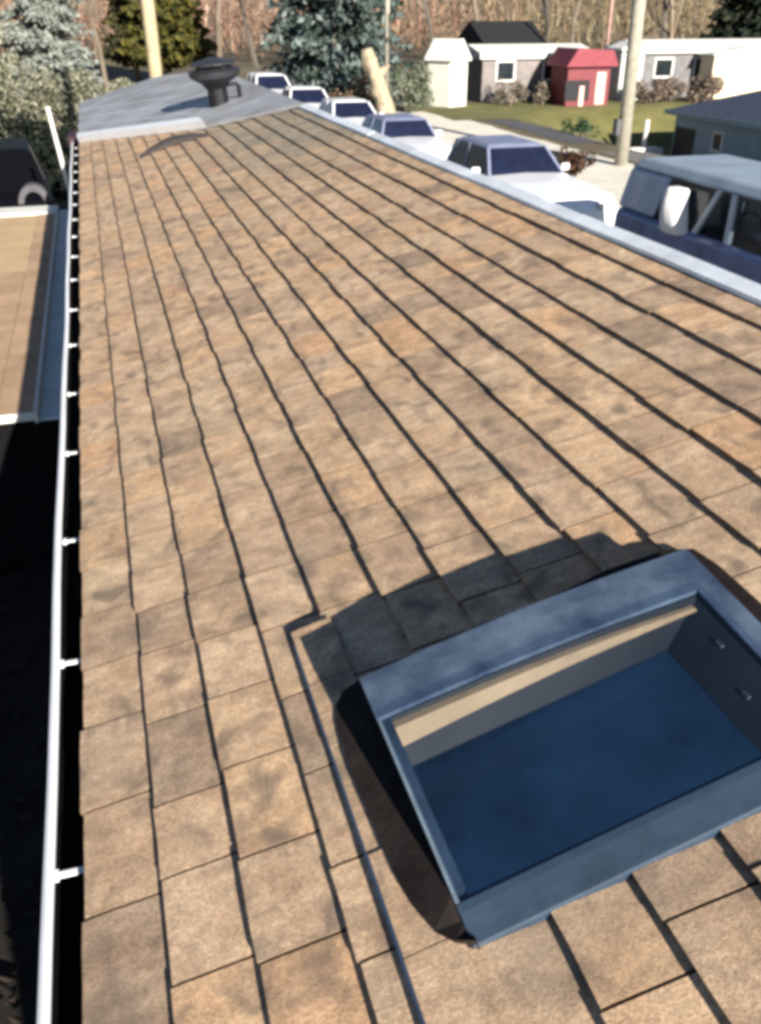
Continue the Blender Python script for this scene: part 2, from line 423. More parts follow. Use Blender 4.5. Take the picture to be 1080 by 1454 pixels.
# grey metal roofing beyond the shingles
vs = []; fs = []
N_ = 24
for i in range(N_ + 1):
    t = RIDGE_T * i / N_ ; t = min(t, RIDGE_T - .01)
    y1 = 17.5 - 0.9 * (t / RIDGE_T) - (1.9 * sm(1.3, 2.1, t))
    for j in range(31):
        y = yj(t) + .02 + (y1 - yj(t)) * j / 30
        vs.append(rp(t, y, 0.022 + 0.006 * noise.noise(Vector((t * 3, y * 1.3, 5)))))
for i in range(N_):
    for j in range(30):
        a = i * 31 + j; fs.append((a, a + 1, a + 32, a + 31))
mo = from_py('metal_roofing', vs, fs, M['grey_metal'], house)
md = mo.modifiers.new('solid', 'SOLIDIFY'); md.thickness = 0.02; md.offset = -1
# pale lap seams on the metal roofing
def seam(pts, w, h, m, name='lap_seam'):
    bm = bmesh.new()
    for (ta, ya), (tb, yb) in zip(pts[:-1], pts[1:]):
        hexa(bm, [rp(ta, ya, .018), rp(tb, yb, .018), rp(tb, yb + w, .018), rp(ta, ya + w, .018),
                  rp(ta, ya, .018 + h), rp(tb, yb, .018 + h), rp(tb, yb + w, .018 + h), rp(ta, ya + w, .018 + h)])
    return from_bm(name, bm, m, house)
J = [(0.0 + .1 * i, yj(.1 * i)) for i in range(14)]
seam([(a, b - .05) for a, b in J], 0.42, 0.07, M['white_metal'], 'junction_flashing')
J2 = [(1.3 + .1 * i, yj(1.3 + .1 * i)) for i in range(8)]
seam([(a, b - .02) for a, b in J2], 0.12, 0.014, M['grey_metal'], 'junction_flashing')
for off, w in ((1.5, .12), (2.6, .16), (3.8, .12)):
    seam([(a, b + off - .3 * a) for a, b in J], w, 0.034, M['pale_metal'])
# curled dark crescent strip on the shingles
vs = []; fs = []
for i in range(17):
    u = i / 16; t = 0.60 + 0.68 * u
    w = 0.42 * math.sin(math.pi * min(1, u * .92 + .04)) ** .7
    yc = 9.16 - 0.22 * u + 0.25 * math.sin(math.pi * u)
    for j in range(5):
        v = j / 4
        vs.append(rp(t, yc - w / 2 + w * v, 0.018 + 0.05 * math.sin(math.pi * v) * math.sin(math.pi * u)))
for i in range(16):
    for j in range(4):
        a = i * 5 + j; fs.append((a, a + 1, a + 6, a + 5))
fo = from_py('dark_crescent', vs, fs, mat('dark crescent', (0.05, 0.043, 0.04), .9, .2, 6), house, smooth=True)
md = fo.modifiers.new('solid', 'SOLIDIFY'); md.thickness = 0.006

# gutter with hangers
g0, g1 = -2.7, 12.4
bm = bmesh.new()
prof = [(0.012, -.014), (0.012, -.125), (-.068, -.125), (-.078, -.02), (-.082, -.02), (-.072, -.130), (0.016, -.130), (0.016, -.014)]
prism(bm, [(x, EAVE + z) for x, z in prof], 'Y', g0, g1)
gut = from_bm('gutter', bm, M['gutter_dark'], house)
bm = bmesh.new()
n_ = 40
def wob(y): return .022 - .0022 * max(0, y) + 0.002 * math.sin(y * 1.7) + 0.002 * math.sin(y * 4.1 + 1)
for i in range(n_):
    a = g0 + (g1 - g0) * i / n_; b = g0 + (g1 - g0) * (i + 1) / n_
    ca, cb = wob(a), wob(b)
    P = [(-.1025, -.026), (-.083, -.026), (-.083, -.010), (-.1025, -.010)]
    ra = [bm.verts.new((x + ca, a, EAVE + z)) for x, z in P]; rb = [bm.verts.new((x + cb, b, EAVE + z)) for x, z in P]
    for k in range(4): bm.faces.new((ra[k], ra[(k + 1) % 4], rb[(k + 1) % 4], rb[k]))
from_bm('rolled_lip', bm, M['white_metal'], gut, smooth=True)
bm = bmesh.new()
box(bm, -.066, 0.016, -.007, .007, -.026, -.022)
box(bm, -.066, -.056, -.010, .010, -.030, -.018)
h0 = from_bm('hanger', bm, M['white_metal'], gut, loc=(0, -1.92, EAVE), bevel=.001)
i = 0
y = -1.92 + .6287
while y < 12.2:
    c = h0.copy(); COL.objects.link(c); c.parent = gut; c.location = (0, y + random.uniform(-.02, .02), EAVE + random.uniform(-.002, .002))
    y += .6287
bm = bmesh.new(); box(bm, -.15, .0, 12.6, 13.3, EAVE - .16, EAVE + .02)
from_bm('junction_box', bm, M['maroon'], house, bevel=.01)

# skylight ------------------------------------------------------------------
sk = bpy.data.objects.new('skylight', None); COL.objects.link(sk); sk.parent = house
s0, s1, y0, y1 = SKY
def topn(t, y):
    u = max(0, min(1, (t - s0) / (s1 - s0))); v = max(0, min(1, (y - y0) / (y1 - y0)))
    h = .026 + (.096 - .040 * u) * v
    return h + .020 * max(0, math.sin(math.pi * (v - .12) / .88)) * (1 - u) + .012 * math.sin(math.pi * u) * v
def gridwall(bm, p0, p1, nb, n=12, dz=0.0, th=.02):
    """a wall from p0 to p1 (t, y), rising from nb to the rim line"""
    ra = []
    d = Vector((p1[0] - p0[0], p1[1] - p0[1])).normalized(); q = Vector((-d.y, d.x)) * th
    for i in range(n + 1):
        u = i / n; t = p0[0] + (p1[0] - p0[0]) * u; y = p0[1] + (p1[1] - p0[1]) * u
        ra.append([bm.verts.new(rp(t, y, nb)), bm.verts.new(rp(t + q.x, y + q.y, nb)), bm.verts.new(rp(t + q.x, y + q.y, topn(t, y) + dz)), bm.verts.new(rp(t, y, topn(t, y) + dz))])
    for A, B in zip(ra[:-1], ra[1:]):
        for k in range(4): bm.faces.new((A[k], A[(k + 1) % 4], B[(k + 1) % 4], B[k]))
    bm.faces.new(ra[0]); bm.faces.new(ra[-1][::-1])
w = .022
bm = bmesh.new()
gridwall(bm, (s0, y0), (s1, y0), -.003, dz=-.005)
gridwall(bm, (s1, y0 + .0205), (s1, y1 - .0205), -.003, dz=-.005)
gridwall(bm, (s1, y1), (s0, y1), -.003, dz=-.005)
gridwall(bm, (s0, y1 - .0205), (s0, y0 + .0205), -.003, dz=-.005)
from_bm('curb', bm, M['skylight_skirt'], sk)
def rimplate(bm, t0, t1, ya, yb, nt_, ny_, drop=.009, hi=.004):
    V = {}
    for i in range(nt_ + 1):
        for j in range(ny_ + 1):
            t = t0 + (t1 - t0) * i / nt_; y = ya + (yb - ya) * j / ny_
            V[i, j, 1] = bm.verts.new(rp(t, y, topn(t, y) + hi)); V[i, j, 0] = bm.verts.new(rp(t, y, topn(t, y) + hi - drop))
    for i in range(nt_):
        for j in range(ny_):
            bm.faces.new((V[i, j, 1], V[i + 1, j, 1], V[i + 1, j + 1, 1], V[i, j + 1, 1])); bm.faces.new((V[i, j, 0], V[i, j + 1, 0], V[i + 1, j + 1, 0], V[i + 1, j, 0]))
    for i in range(nt_):
        for j in (0, ny_): bm.faces.new((V[i, j, 0], V[i + 1, j, 0], V[i + 1, j, 1], V[i, j, 1]))
    for j in range(ny_):
        for i in (0, nt_): bm.faces.new((V[i, j, 0], V[i, j + 1, 0], V[i, j + 1, 1], V[i, j, 1]))
yf = y1 - .100
bm = bmesh.new()
rimplate(bm, s0 - .004, s1 + .004, yf, y1 + .006, 20, 3)
rimplate(bm, s1 - .042, s1 + .004, y0 + .062, yf - .0005, 3, 12)
from_bm('rim', bm, M['skylight_metal'], sk)
bm = bmesh.new()
rimplate(bm, s0 - .003, s0 + .0035, y0 + .062, yf - .0005, 1, 14)
from_bm('side_rim', bm, M['side_rim'], sk)
bm = bmesh.new()
rimplate(bm, s0 - .004, s1 + .004, y0 - .003, y0 + .0615, 16, 3)
from_bm('sill', bm, M['sill'], sk, bevel=.002)
# inner well: back wall and the upper side wall, splayed towards the pane
yw = yf - .002
PT0, PT1, PY0, PY1 = s0 + .018, s1 - .150, y0 + .055, yw - .060
def pn(t, y):
    return topn(t, y0 + .06) + .0025
bm = bmesh.new()
def strip(A, B, Q=8):
    rows = [[bm.verts.new(a_.lerp(b_, q / Q)) for a_, b_ in zip(A, B)] for q in range(Q + 1)]
    for r0_, r1_ in zip(rows[:-1], rows[1:]):
        for i in range(len(A) - 1): bm.faces.new((r0_[i], r0_[i + 1], r1_[i + 1], r1_[i]))
K = 14
to = s1 - .041
top_ = [(s0 + .008 + (to - s0 - .008) * i / K, yw) for i in range(K + 1)]
bot_ = [(PT0 + (PT1 - PT0) * i / K, PY1) for i in range(K + 1)]
strip([rp(t, y, topn(t, y) - .006) for t, y in top_], [rp(t, y, pn(t, y)) for t, y in bot_])
top2 = [(to, yw + (y0 + .06 - yw) * i / K) for i in range(K + 1)]
bot2 = [(PT1, PY1 + (PY0 - PY1) * i / K) for i in range(K + 1)]
strip([rp(t, y, topn(t, y) - .006) for t, y in top2], [rp(t, y, pn(t, y)) for t, y in bot2])
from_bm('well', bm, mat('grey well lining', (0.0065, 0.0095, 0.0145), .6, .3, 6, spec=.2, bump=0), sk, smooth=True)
# two small pale clips on the upper side of the well
for yy, q in ((1.01, .30), (.90, .55)):
    v = (yy - bot2[-1][1]) / (bot2[0][1] - bot2[-1][1])
    a_ = rp(to, yy, topn(to, yy) - .006); b_ = rp(PT1, yy, pn(PT1, yy)); c_ = a_.lerp(b_, q) + Vector((-.004, 0, .004))
    bm = bmesh.new(); box(bm, -.003, .003, -.008, .008, -.002, .002, Matrix.Translation(c_) @ Matrix.Rotation(R(-50), 4, 'Y'))
    from_bm('clip', bm, M['grey_bin'], sk)
# tan wood strip; its taper stands for a sunlit band on the back wall
bm = bmesh.new()
ta, tb = s0 + .012, s1 - .065
ra = []
for i in range(K + 1):
    u = i / K; t = ta + (tb - ta) * u; hgt = .022 * (1 - u) + .003
    n1 = topn(t, yw) - .012; n0 = n1 - hgt
    f = lambda n: yw - .060 * (topn(t, yw) - n) / (topn(t, yw) - pn(t, yw))     # slope of the back wall
    ra.append([bm.verts.new(rp(t, y, n)) for y, n in ((f(n0) - .016 + .008 * u, n0), (f(n1) - .012 + .006 * u, n1), (f(n1) + .004, n1), (f(n0) + .004, n0))])
for A, B in zip(ra[:-1], ra[1:]):
    for k in range(4): bm.faces.new((A[k], A[(k + 1) % 4], B[(k + 1) % 4], B[k]))
bm.faces.new(ra[0]); bm.faces.new(ra[-1][::-1])
from_bm('sun_strip', bm, M['wood'], sk)
# tinted pane at the foot of the well
vs = []; fs = []
for j in range(13):
    for i in range(17):
        u, v = i / 16, j / 12
        t = PT0 + (PT1 - PT0) * u; yy = PY0 + (PY1 - PY0) * v
        vs.append(rp(t, yy, pn(t, yy) - .001 + .004 * math.sin(math.pi * u) * math.sin(math.pi * v)))
for j in range(12):
    for i in range(16):
        a = j * 17 + i; fs.append((a, a + 1, a + 18, a + 17))
from_py('pane', vs, fs, M['pane'], sk, smooth=True)
# clear acrylic cover lying on the rim
vs = []; fs = []
for j in range(15):
    for i in range(19):
        u, v = i / 18, j / 14
        t = s0 + .001 + (s1 - .030 - s0) * u; yy = y0 + .045 + (yf + .02 - y0 - .045) * v
        vs.append(rp(t, yy, topn(t, yy) + .0055 + .010 * math.sin(math.pi * u) * math.sin(math.pi * v)))
for j in range(14):
    for i in range(18):
        a = j * 19 + i; fs.append((a, a + 1, a + 20, a + 19))
from_py('cover', vs, fs, M['acrylic'], sk, smooth=True)
# flashing apron round the curb, outlined and blackened to widen the skylight's shadow
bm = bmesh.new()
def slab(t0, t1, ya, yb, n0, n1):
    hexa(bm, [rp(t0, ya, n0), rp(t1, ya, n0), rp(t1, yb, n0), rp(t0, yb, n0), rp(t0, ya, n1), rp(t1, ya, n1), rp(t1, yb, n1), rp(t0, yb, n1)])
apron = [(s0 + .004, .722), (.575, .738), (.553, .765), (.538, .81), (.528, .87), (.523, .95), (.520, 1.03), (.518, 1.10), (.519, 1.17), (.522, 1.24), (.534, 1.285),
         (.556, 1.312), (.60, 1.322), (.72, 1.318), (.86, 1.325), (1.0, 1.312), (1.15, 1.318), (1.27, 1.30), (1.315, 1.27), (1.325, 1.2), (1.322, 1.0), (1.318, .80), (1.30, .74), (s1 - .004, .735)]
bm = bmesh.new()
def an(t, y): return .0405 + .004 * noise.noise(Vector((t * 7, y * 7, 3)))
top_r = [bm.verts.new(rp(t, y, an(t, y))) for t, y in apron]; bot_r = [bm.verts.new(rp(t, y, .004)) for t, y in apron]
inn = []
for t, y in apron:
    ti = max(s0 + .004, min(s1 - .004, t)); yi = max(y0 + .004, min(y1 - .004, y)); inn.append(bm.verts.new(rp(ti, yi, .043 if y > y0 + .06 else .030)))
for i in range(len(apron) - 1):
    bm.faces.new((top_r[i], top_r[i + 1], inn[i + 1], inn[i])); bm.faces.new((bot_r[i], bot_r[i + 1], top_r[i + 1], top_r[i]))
from_bm('flashing_shade', bm, M['flash_shade'], sk)
# narrow doubled shingle strip laid beside the skylight, on a bright metal step flashing
vs = []; fs = []; tint = []
rng = random.Random(5)
y = -1.2; tl = 0.497
while y < 1.555:
    yb = min(y + rng.uniform(.17, .26), 1.56)
    f = rng.uniform(.85, 1.08); o_ = rng.uniform(-.003, .002)
    i0 = len(vs); th_ = 0.032 + rng.uniform(0, .004)
    for (t, n) in ((tl + o_ + .003, .0), (tl + o_, th_), (tl + .05, th_ - .001), (s0 - .012, th_ - .004)):
        vs.append(rp(t, y + .0015, n)); vs.append(rp(t, yb - .0015, n))
    for k in range(3):
        fs.append((i0 + 2 * k, i0 + 2 * k + 1, i0 + 2 * k + 3, i0 + 2 * k + 2)); tint.append(tuple(c * f for c in ((.55, .55, .55), (1, .98, .95), (.97, .97, .95))[k]))
    fs.append((i0 + 1, i0 + 7, i0 + 5, i0 + 3)); tint.append((.6, .6, .6))
    fs.append((i0, i0 + 2, i0 + 4, i0 + 6)); tint.append((.6, .6, .6))
    y = yb
from_py('cover_strip', vs, fs, M['shingle'], sk, tint=tint)
bm = bmesh.new(); slab(tl - .007, tl + .05, .55, 1.53, .017, .0205)
from_bm('step_flashing', bm, M['pale_metal'], sk)

# chimney ---------------------------------------------------------------------
ch = bpy.data.objects.new('chimney', None); COL.objects.link(ch); ch.parent = house
ch.scale = (.85, .85, .70); ch.rotation_euler = (R(2), R(-5), 0)
cb = rp(1.60, 10.5, 0); cx, cy, cz = 0, 0, 0; ch.location = cb
bm = bmesh.new(); tube(bm, [(cx, cy, cz - .1), (cx, cy, cz + .30)], [.125, .125], 16)
tube(bm, [(cx, cy, cz + .30), (cx, cy, cz + .40)], [.14, .2], 16)
from_bm('flue', bm, M['black_metal'], ch)
bm = bmesh.new()
tube(bm, [(cx, cy, cz + .38), (cx, cy, cz + .46), (cx, cy, cz + .54), (cx, cy, cz + .58)], [.20, .31, .33, .22], 18)
for k in range(5):
    a = 2 * math.pi * k / 5 + .2
    p = Vector((cx + math.cos(a) * .2, cy + math.sin(a) * .2, cz + .52))
    tube(bm, [p, p + Vector((0, 0, .12))], [.022, .022], 6)
tube(bm, [(cx, cy, cz + .625), (cx, cy, cz + .65), (cx, cy, cz + .72)], [.29, .28, .05], 18)
from_bm('cowl', bm, M['black_mid'], ch)
bm = bmesh.new()
tube(bm, [(cx + .1, cy, cz + .32), (cx + .26, cy, cz + .33), (cx + .275, cy, cz + .30), (cx + .275, cy, cz + .10), (cx + .24, cy, cz + .06), (cx + .1, cy, cz + .08)], [.028] * 6, 8)
from_bm('bracket', bm, M['black_metal'], ch)

# ------------------------------------------------------------------ neighbour's low shed
sh = thing('lean_to_shed', 'low shed with sunlit tan roof and white trim beside the gutter', 'shed')
bm = bmesh.new(); box(bm, -4.4, -.30, 6.6, 14.75, -.05, 1.33); from_bm('wall', bm, M['dark_board'], sh)
bm = bmesh.new(); box(bm, -.503, -.285, 6.52, 14.9, 1.332, 1.35); from_bm('valley_strip', bm, M['strip'], sh)
bm = bmesh.new(); box(bm, -4.45, -.80, 6.56, 14.4, 1.335, 1.385); from_bm('roof', bm, M['tan_pale'], sh)
vs = []; fs = []
bm = bmesh.new(); box(bm, -.795, -.535, 6.56, 14.4, 1.335, 1.395); box(bm, -1.6, -.80, 6.57, 10.9, 1.387, 1.402)
from_bm('roof_panel', bm, M['tan_roof'], sh)
bm = bmesh.new()
box(bm, -4.5, -.51, 14.402, 14.95, 1.33, 1.42); box(bm, -.533, -.505, 6.5, 14.40, 1.33, 1.412); box(bm, -4.5, -.535, 6.525, 6.556, 1.34, 1.40)
from_bm('trim', bm, M['white_trim'], sh, bevel=.004)

rng = random.Random(17); vs = []; fs = []; tint = []
for i in range(1500):
    x = rng.uniform(-2.6, .15); y = rng.uniform(-1, 6.4); z = gz(x, y) + .02 + rng.uniform(0, .03); a = rng.uniform(0, 6.28); q = rng.uniform(.03, .07)
    c_, s_ = math.cos(a) * q, math.sin(a) * q; j = len(vs)
    vs += [(x + c_, y + s_, z + rng.uniform(0, .03)), (x - s_ * .6, y + c_ * .6, z), (x - c_, y - s_, z + rng.uniform(0, .03)), (x + s_ * .6, y - c_ * .6, z)]
    fs.append((j, j + 1, j + 2, j + 3)); tint.append(rng.choice([(.016, .010, .007), (.012, .009, .007), (.022, .015, .010), (.010, .008, .007)]))  # leaf tints darkened to keep the yard's painted shade
lf = from_py('leaf_litter', vs, fs, mat('dead leaves', (.9, .9, .9), .9, .1, 3, attr='tint', bump=0), tint=tint); lf['kind'] = 'stuff'

# ------------------------------------------------------------------ vehicles
def loft(bm, secs):
    rings = [[bm.verts.new(p) for p in s] for s in secs]
    n = len(rings[0])
    for a, b in zip(rings[:-1], rings[1:]):
        for k in range(n): bm.faces.new((a[k], a[(k + 1) % n], b[(k + 1) % n], b[k]))
    bm.faces.new(rings[0][::-1]); bm.faces.new(rings[-1])

def body_sections(L, W, stations, zb=.28):
    """stations: (v along length 0 front..1 rear, top z, width factor)"""
    secs = []
    for v, zt, wf in stations:
        y = -L / 2 + L * v; h = W / 2 * wf
        zm = zb + (zt - zb) * .55
        secs.append([(-h * .94, y, zb), (-h, y, zm), (-h * .97, y, zt - .07), (-h * .86, y, zt), (0, y, zt + .025),
                     (h * .86, y, zt), (h * .97, y, zt - .07), (h, y, zm), (h * .94, y, zb)])
    return secs

def wheels(root, L, W, ax, r=.33):
    for sx in (-1, 1):
        for y in ax:
            bm = bmesh.new(); x = sx * (W / 2 - .10)
            tube(bm, [(x - .11, y, r), (x - .10, y, r), (x + .10, y, r), (x + .11, y, r)], [r * .9, r, r, r * .9], 20)
            wh = from_bm('wheel', bm, M['tyre'], root)
            bm = bmesh.new(); tube(bm, [(x + sx * .105, y, r), (x + sx * .118, y, r)], [r * .62, r * .5], 16)
            from_bm('rim', bm, M['rim'], wh)

def make_car(label, cat, L, W, H, belt, hood, v_ws, v_rt, v_rb, paint, loc, rotz, name='parked_car', group=None, glass='auto_glass', top=None, rake=.155):
    """front faces -y in local space. v_ws: cowl, v_rt: end of roof, v_rb: foot of rear glass (fractions of L)"""
    root = thing(name, label, cat, loc, rotz, group)
    P = M[paint]; T = M[top] if top else P
    st = [(0, hood - .33, .80), (.02, hood - .16, .90), (.07, hood - .05, .96), (v_ws * .6, hood, .99), (v_ws, belt, 1.0),
          (v_rb, belt, 1.0), (.93, belt - .05, .97), (.985, belt - .13, .92), (1, belt - .35, .84)]
    if v_rb > .93: st = st[:5] + [(.9, belt, 1.0), (.985, belt - .02, .96), (1, belt - .3, .9)]
    bm = bmesh.new(); loft(bm, body_sections(L, W, st))
    from_bm('body', bm, P, root, smooth=False, bevel=.03, segs=3)
    Y = lambda v: -L / 2 + L * v
    wb, wt = W / 2 * .90, W / 2 * .70
    zr0 = H - .05
    v_rf = v_ws + rake * 4.5 / L   # roof front
    # glass house
    bm = bmesh.new()
    hexa(bm, [(-wb, Y(v_ws), belt - .01), (wb, Y(v_ws), belt - .01), (wb, Y(v_rb), belt - .01), (-wb, Y(v_rb), belt - .01),
              (-wt, Y(v_rf), zr0), (wt, Y(v_rf), zr0), (wt, Y(v_rt), zr0), (-wt, Y(v_rt), zr0)])
    from_bm('windows', bm, M[glass], root, bevel=.02)
    bm = bmesh.new()
    hexa(bm, [(-wt - .02, Y(v_rf) - .02, zr0 - .01), (wt + .02, Y(v_rf) - .02, zr0 - .01), (wt + .02, Y(v_rt) + .02, zr0 - .01), (-wt - .02, Y(v_rt) + .02, zr0 - .01),
              (-wt + .08, Y(v_rf) + .14, H), (wt - .08, Y(v_rf) + .14, H), (wt - .08, Y(v_rt) - .1, H), (-wt + .08, Y(v_rt) - .1, H)])
    from_bm('roof', bm, T, root, bevel=.025, segs=3)
    def pil(va, vb, wdt):
        for s in (-1, 1):
            bm = bmesh.new()
            a0 = Vector((s * (wb + .006), Y(va), belt - .01)); a1 = Vector((s * (wt + .012), Y(vb), zr0 + .005))
            hexa(bm, [a0 + Vector((-s * .05, -wdt, 0)), a0 + Vector((s * .006, -wdt, 0)), a0 + Vector((s * .006, wdt, 0)), a0 + Vector((-s * .05, wdt, 0)),
                      a1 + Vector((-s * .05, -wdt, 0)), a1 + Vector((s * .006, -wdt, 0)), a1 + Vector((s * .006, wdt, 0)), a1 + Vector((-s * .05, wdt, 0))])
            from_bm('pillar', bm, T, root)
    pil(v_ws + .004, v_rf, .035); pil((v_ws + v_rb) / 2 + .02, (v_rf + v_rt) / 2 + .02, .04); pil(v_rb - .02, v_rt - .01, .09)
    for s in (-1, 1):
        bm = bmesh.new(); box(bm, s * W / 2 * .55 - .16, s * W / 2 * .55 + .16, Y(0) - .012 + .02, Y(.03), hood - .30, hood - .17)
        from_bm('headlight', bm, M['lamp_clear'], root, bevel=.02)
        bm = bmesh.new(); box(bm, s * W / 2 * .62 - .13, s * W / 2 * .62 + .13, Y(.97), Y(1) + .006, belt - .32, belt - .2)
        from_bm('tail_light', bm, M['lamp_red'], root, bevel=.015)
        bm = bmesh.new(); x = s * (W / 2 + .08)
        box(bm, x - .09, x + .09, Y(v_ws + .06) - .05, Y(v_ws + .06) + .05, belt + .0, belt + .13)
        from_bm('mirror', bm, P, root, bevel=.03)
    wheels(root, L, W, (Y(.19), Y(.79)))
    return root

CG = 'white cars parked in a row along the street'
make_car('white wagon with short dark blue top parked next behind the blue van', 'car', 5.2, 1.85, 1.62, 1.12, 1.10, .46, .90, .935, 'paint_white', (8.5, 17.6, .01), 0, group=CG, top='paint_dusk', rake=.13)
make_car('white sedan with dark blue top parked directly behind the white wagon', 'car', 4.6, 1.8, 1.44, .98, .95, .45, .86, .92, 'paint_white', (8.5, 25.3, .01), R(1), group=CG, top='paint_dusk', rake=.08)
make_car('white hatchback parked behind the white sedan, just left of the leaning dead trunk', 'car', 4.4, 1.75, 1.42, .94, .88, .36, .84, .95, 'paint_white', (8.6, 31.6, .01), R(-1), group=CG)
make_car('small white car between the white hatchback and the farthest white car', 'car', 4.5, 1.8, 1.47, .96, .90, .30, .74, .86, 'paint_white', (8.3, 37.4, .01), R(-2), group=CG)
make_car('farthest white car of the row, seen right beside the black chimney', 'car', 4.6, 1.85, 1.6, 1.02, .95, .34, .88, .96, 'paint_white', (8.1, 43.9, .01), R(2), group=CG)
make_car('dull black car standing in the dark gap behind the tan-roofed shed', 'car', 4.6, 1.9, 1.72, 1.05, .98, .28, .88, .96, 'paint_black', (-1.75, 19.6, .0), R(4), name='black_car', glass='black_glass')

# blue van with open-looking cab windows
def make_van():
    L, W, H = 5.2, 1.9, 2.12
    root = thing('parked_van', 'steel blue van with navy sides and pale seat covers parked nearest the ridge', 'van', (8.62, 9.95, .01), 0)
    S, Nv = M['paint_steel'], M['paint_navy']
    Y = lambda v: -L / 2 + L * v
    belt = 1.40
    st = [(0, .95, .82), (.03, 1.1, .92), (.12, 1.22, .98), (.2, belt, 1.0), (.9, belt, 1.0), (.985, belt, .98), (1, belt - .05, .95)]
    bm = bmesh.new(); loft(bm, body_sections(L, W, st, .32)); from_bm('body', bm, Nv, root, bevel=.03, segs=3)
    wb, wt = W / 2 * .95, W / 2 * .86
    zt = H - .14
    # rear quarter box
    bm = bmesh.new()
    hexa(bm, [(-wb, Y(.80), belt), (wb, Y(.80), belt), (wb, Y(.99), belt), (-wb, Y(.99), belt),
              (-wt, Y(.765), zt), (wt, Y(.765), zt), (wt, Y(.965), zt), (-wt, Y(.965), zt)])
    from_bm('rear_quarter', bm, S, root, bevel=.06, segs=3)
    bm = bmesh.new()
    hexa(bm, [(-wt - .02, Y(.235), zt + .002), (wt + .02, Y(.235), zt + .002), (wt + .02, Y(.97), zt + .002), (-wt - .02, Y(.97), zt + .002),
              (-wt + .12, Y(.27), H), (wt - .12, Y(.27), H), (wt - .12, Y(.93), H), (-wt + .12, Y(.93), H)])
    from_bm('roof', bm, mat('pale blue van roof', (0.23, 0.28, 0.33), .4, .15, 2, spec=.5, bump=0), root, bevel=.05, segs=3)
    pm = mat('grey blue pillar', (0.46, 0.51, 0.56), .5, .1, 3)
    def pil(va, vb, wd):
        for s in (-1, 1):
            bm = bmesh.new()
            a0 = Vector((s * wb, Y(va), belt)); a1 = Vector((s * wt, Y(vb), zt))
            hexa(bm, [a0 + Vector((-s * .06, -wd, 0)), a0 + Vector((s * .004, -wd, 0)), a0 + Vector((s * .004, wd, 0)), a0 + Vector((-s * .06, wd, 0)),
                      a1 + Vector((-s * .06, -wd, 0)), a1 + Vector((s * .004, -wd, 0)), a1 + Vector((s * .004, wd, 0)), a1 + Vector((-s * .06, wd, 0))])
            from_bm('pillar', bm, pm, root)
    pil(.60, .545, .045); pil(.465, .485, .045); pil(.20, .25, .05)
    for a, b, c, d in ((.61, .80, .555, .76), (.475, .59, .495, .535), (.21, .455, .26, .475)):
        for s in (-1, 1):
            vs = [(s * (wb - .03), Y(a), belt), (s * (wb - .03), Y(b), belt), (s * (wt - .03), Y(d), zt), (s * (wt - .03), Y(c), zt)]
            w_ = from_py('side_window', vs, [(0, 1, 2, 3)], M['clear'], root)
            m_ = w_.modifiers.new('solid', 'SOLIDIFY'); m_.thickness = .006
    vs = [(-wb + .06, Y(.2), belt), (wb - .06, Y(.2), belt), (wt - .05, Y(.25), zt), (-wt + .05, Y(.25), zt)]
    w_ = from_py('windscreen', vs, [(0, 1, 2, 3)], M['clear'], root); m_ = w_.modifiers.new('solid', 'SOLIDIFY'); m_.thickness = .006
    bm = bmesh.new(); box(bm, -wb + .07, wb - .07, Y(.22), Y(.79), belt - .002, belt + .012)
    from_bm('cab_floor', bm, M['dark_open'], root)
    bm = bmesh.new(); box(bm, .55, .6, Y(.24), Y(.76), belt + .012, zt - .002)
    from_bm('cab_lining', bm, M['dark_open'], root)
    for s, nm in ((-.45, .66), (.25, .66), (-.45, .40)):
        bm = bmesh.new()
        hexa(bm, [(s - .16, Y(nm) - .08, belt), (s + .16, Y(nm) - .08, belt), (s + .16, Y(nm) + .08, belt), (s - .16, Y(nm) + .08, belt),
                  (s - .12, Y(nm) - .02, belt + .47), (s + .12, Y(nm) - .02, belt + .47), (s + .12, Y(nm) + .09, belt + .47), (s - .12, Y(nm) + .09, belt + .47)])
        from_bm('seat', bm, M['seat_white'], root, bevel=.05, segs=4)
    bm = bmesh.new(); box(bm, -.86, -.35, Y(.71), Y(.79), belt + .01, belt + .13)
    from_bm('blanket', bm, M['seat_red'], root, bevel=.04, segs=3)
    bm = bmesh.new()
    a = [(0.17 * math.cos(2 * math.pi * k / 16), 0.17 * math.sin(2 * math.pi * k / 16)) for k in range(17)]
    tube(bm, [(-.42 + u, Y(.50) + v * .5, belt + .17 + v * .85) for u, v in a], [.018] * 17, 8, cap=False)
    from_bm('steering_wheel', bm, M['black_mid'], root)
    for s in (-1, 1):
        bm = bmesh.new(); x = s * (W / 2 + .1)
        box(bm, x - .08, x + .08, Y(.25) - .05, Y(.25) + .05, belt + .02, belt + .24)
        from_bm('mirror', bm, S, root, bevel=.03)
        bm = bmesh.new(); box(bm, s * .65 - .14, s * .65 + .14, Y(0) - .008, Y(.02), .72, .9)
        from_bm('headlight', bm, M['lamp_clear'], root, bevel=.02)
    wheels(root, L, W, (Y(.18), Y(.78)), .36)
make_van()
bm = bmesh.new()
tw = []
for i in range(9):
    u = i / 8; z = 1.93 - .60 * u; b_ = .045 * math.sin(3.1 * u + .4); g_ = .06 * math.cos(2.6 * u)
    tw.append([(7.60 - b_ - .03, 10.70 + g_ * .6, z), (7.76 + .02 * u, 10.68 + g_, z), (7.76 + .02 * u, 11.08 - g_, z), (7.60 - b_ - .03, 11.06 - g_ * .6, z), (7.55 - b_ * 1.4 - .04, 10.88, z)])
loft(bm, tw)  # white bundle added outside, stands for the van's sunlit seat
tag(from_bm('added_white_bundle', bm, M['seat_white'], smooth=True, bevel=.04, segs=4), 'white bundle added at the side window of the blue van in place of its sunlit seat', 'bundle')

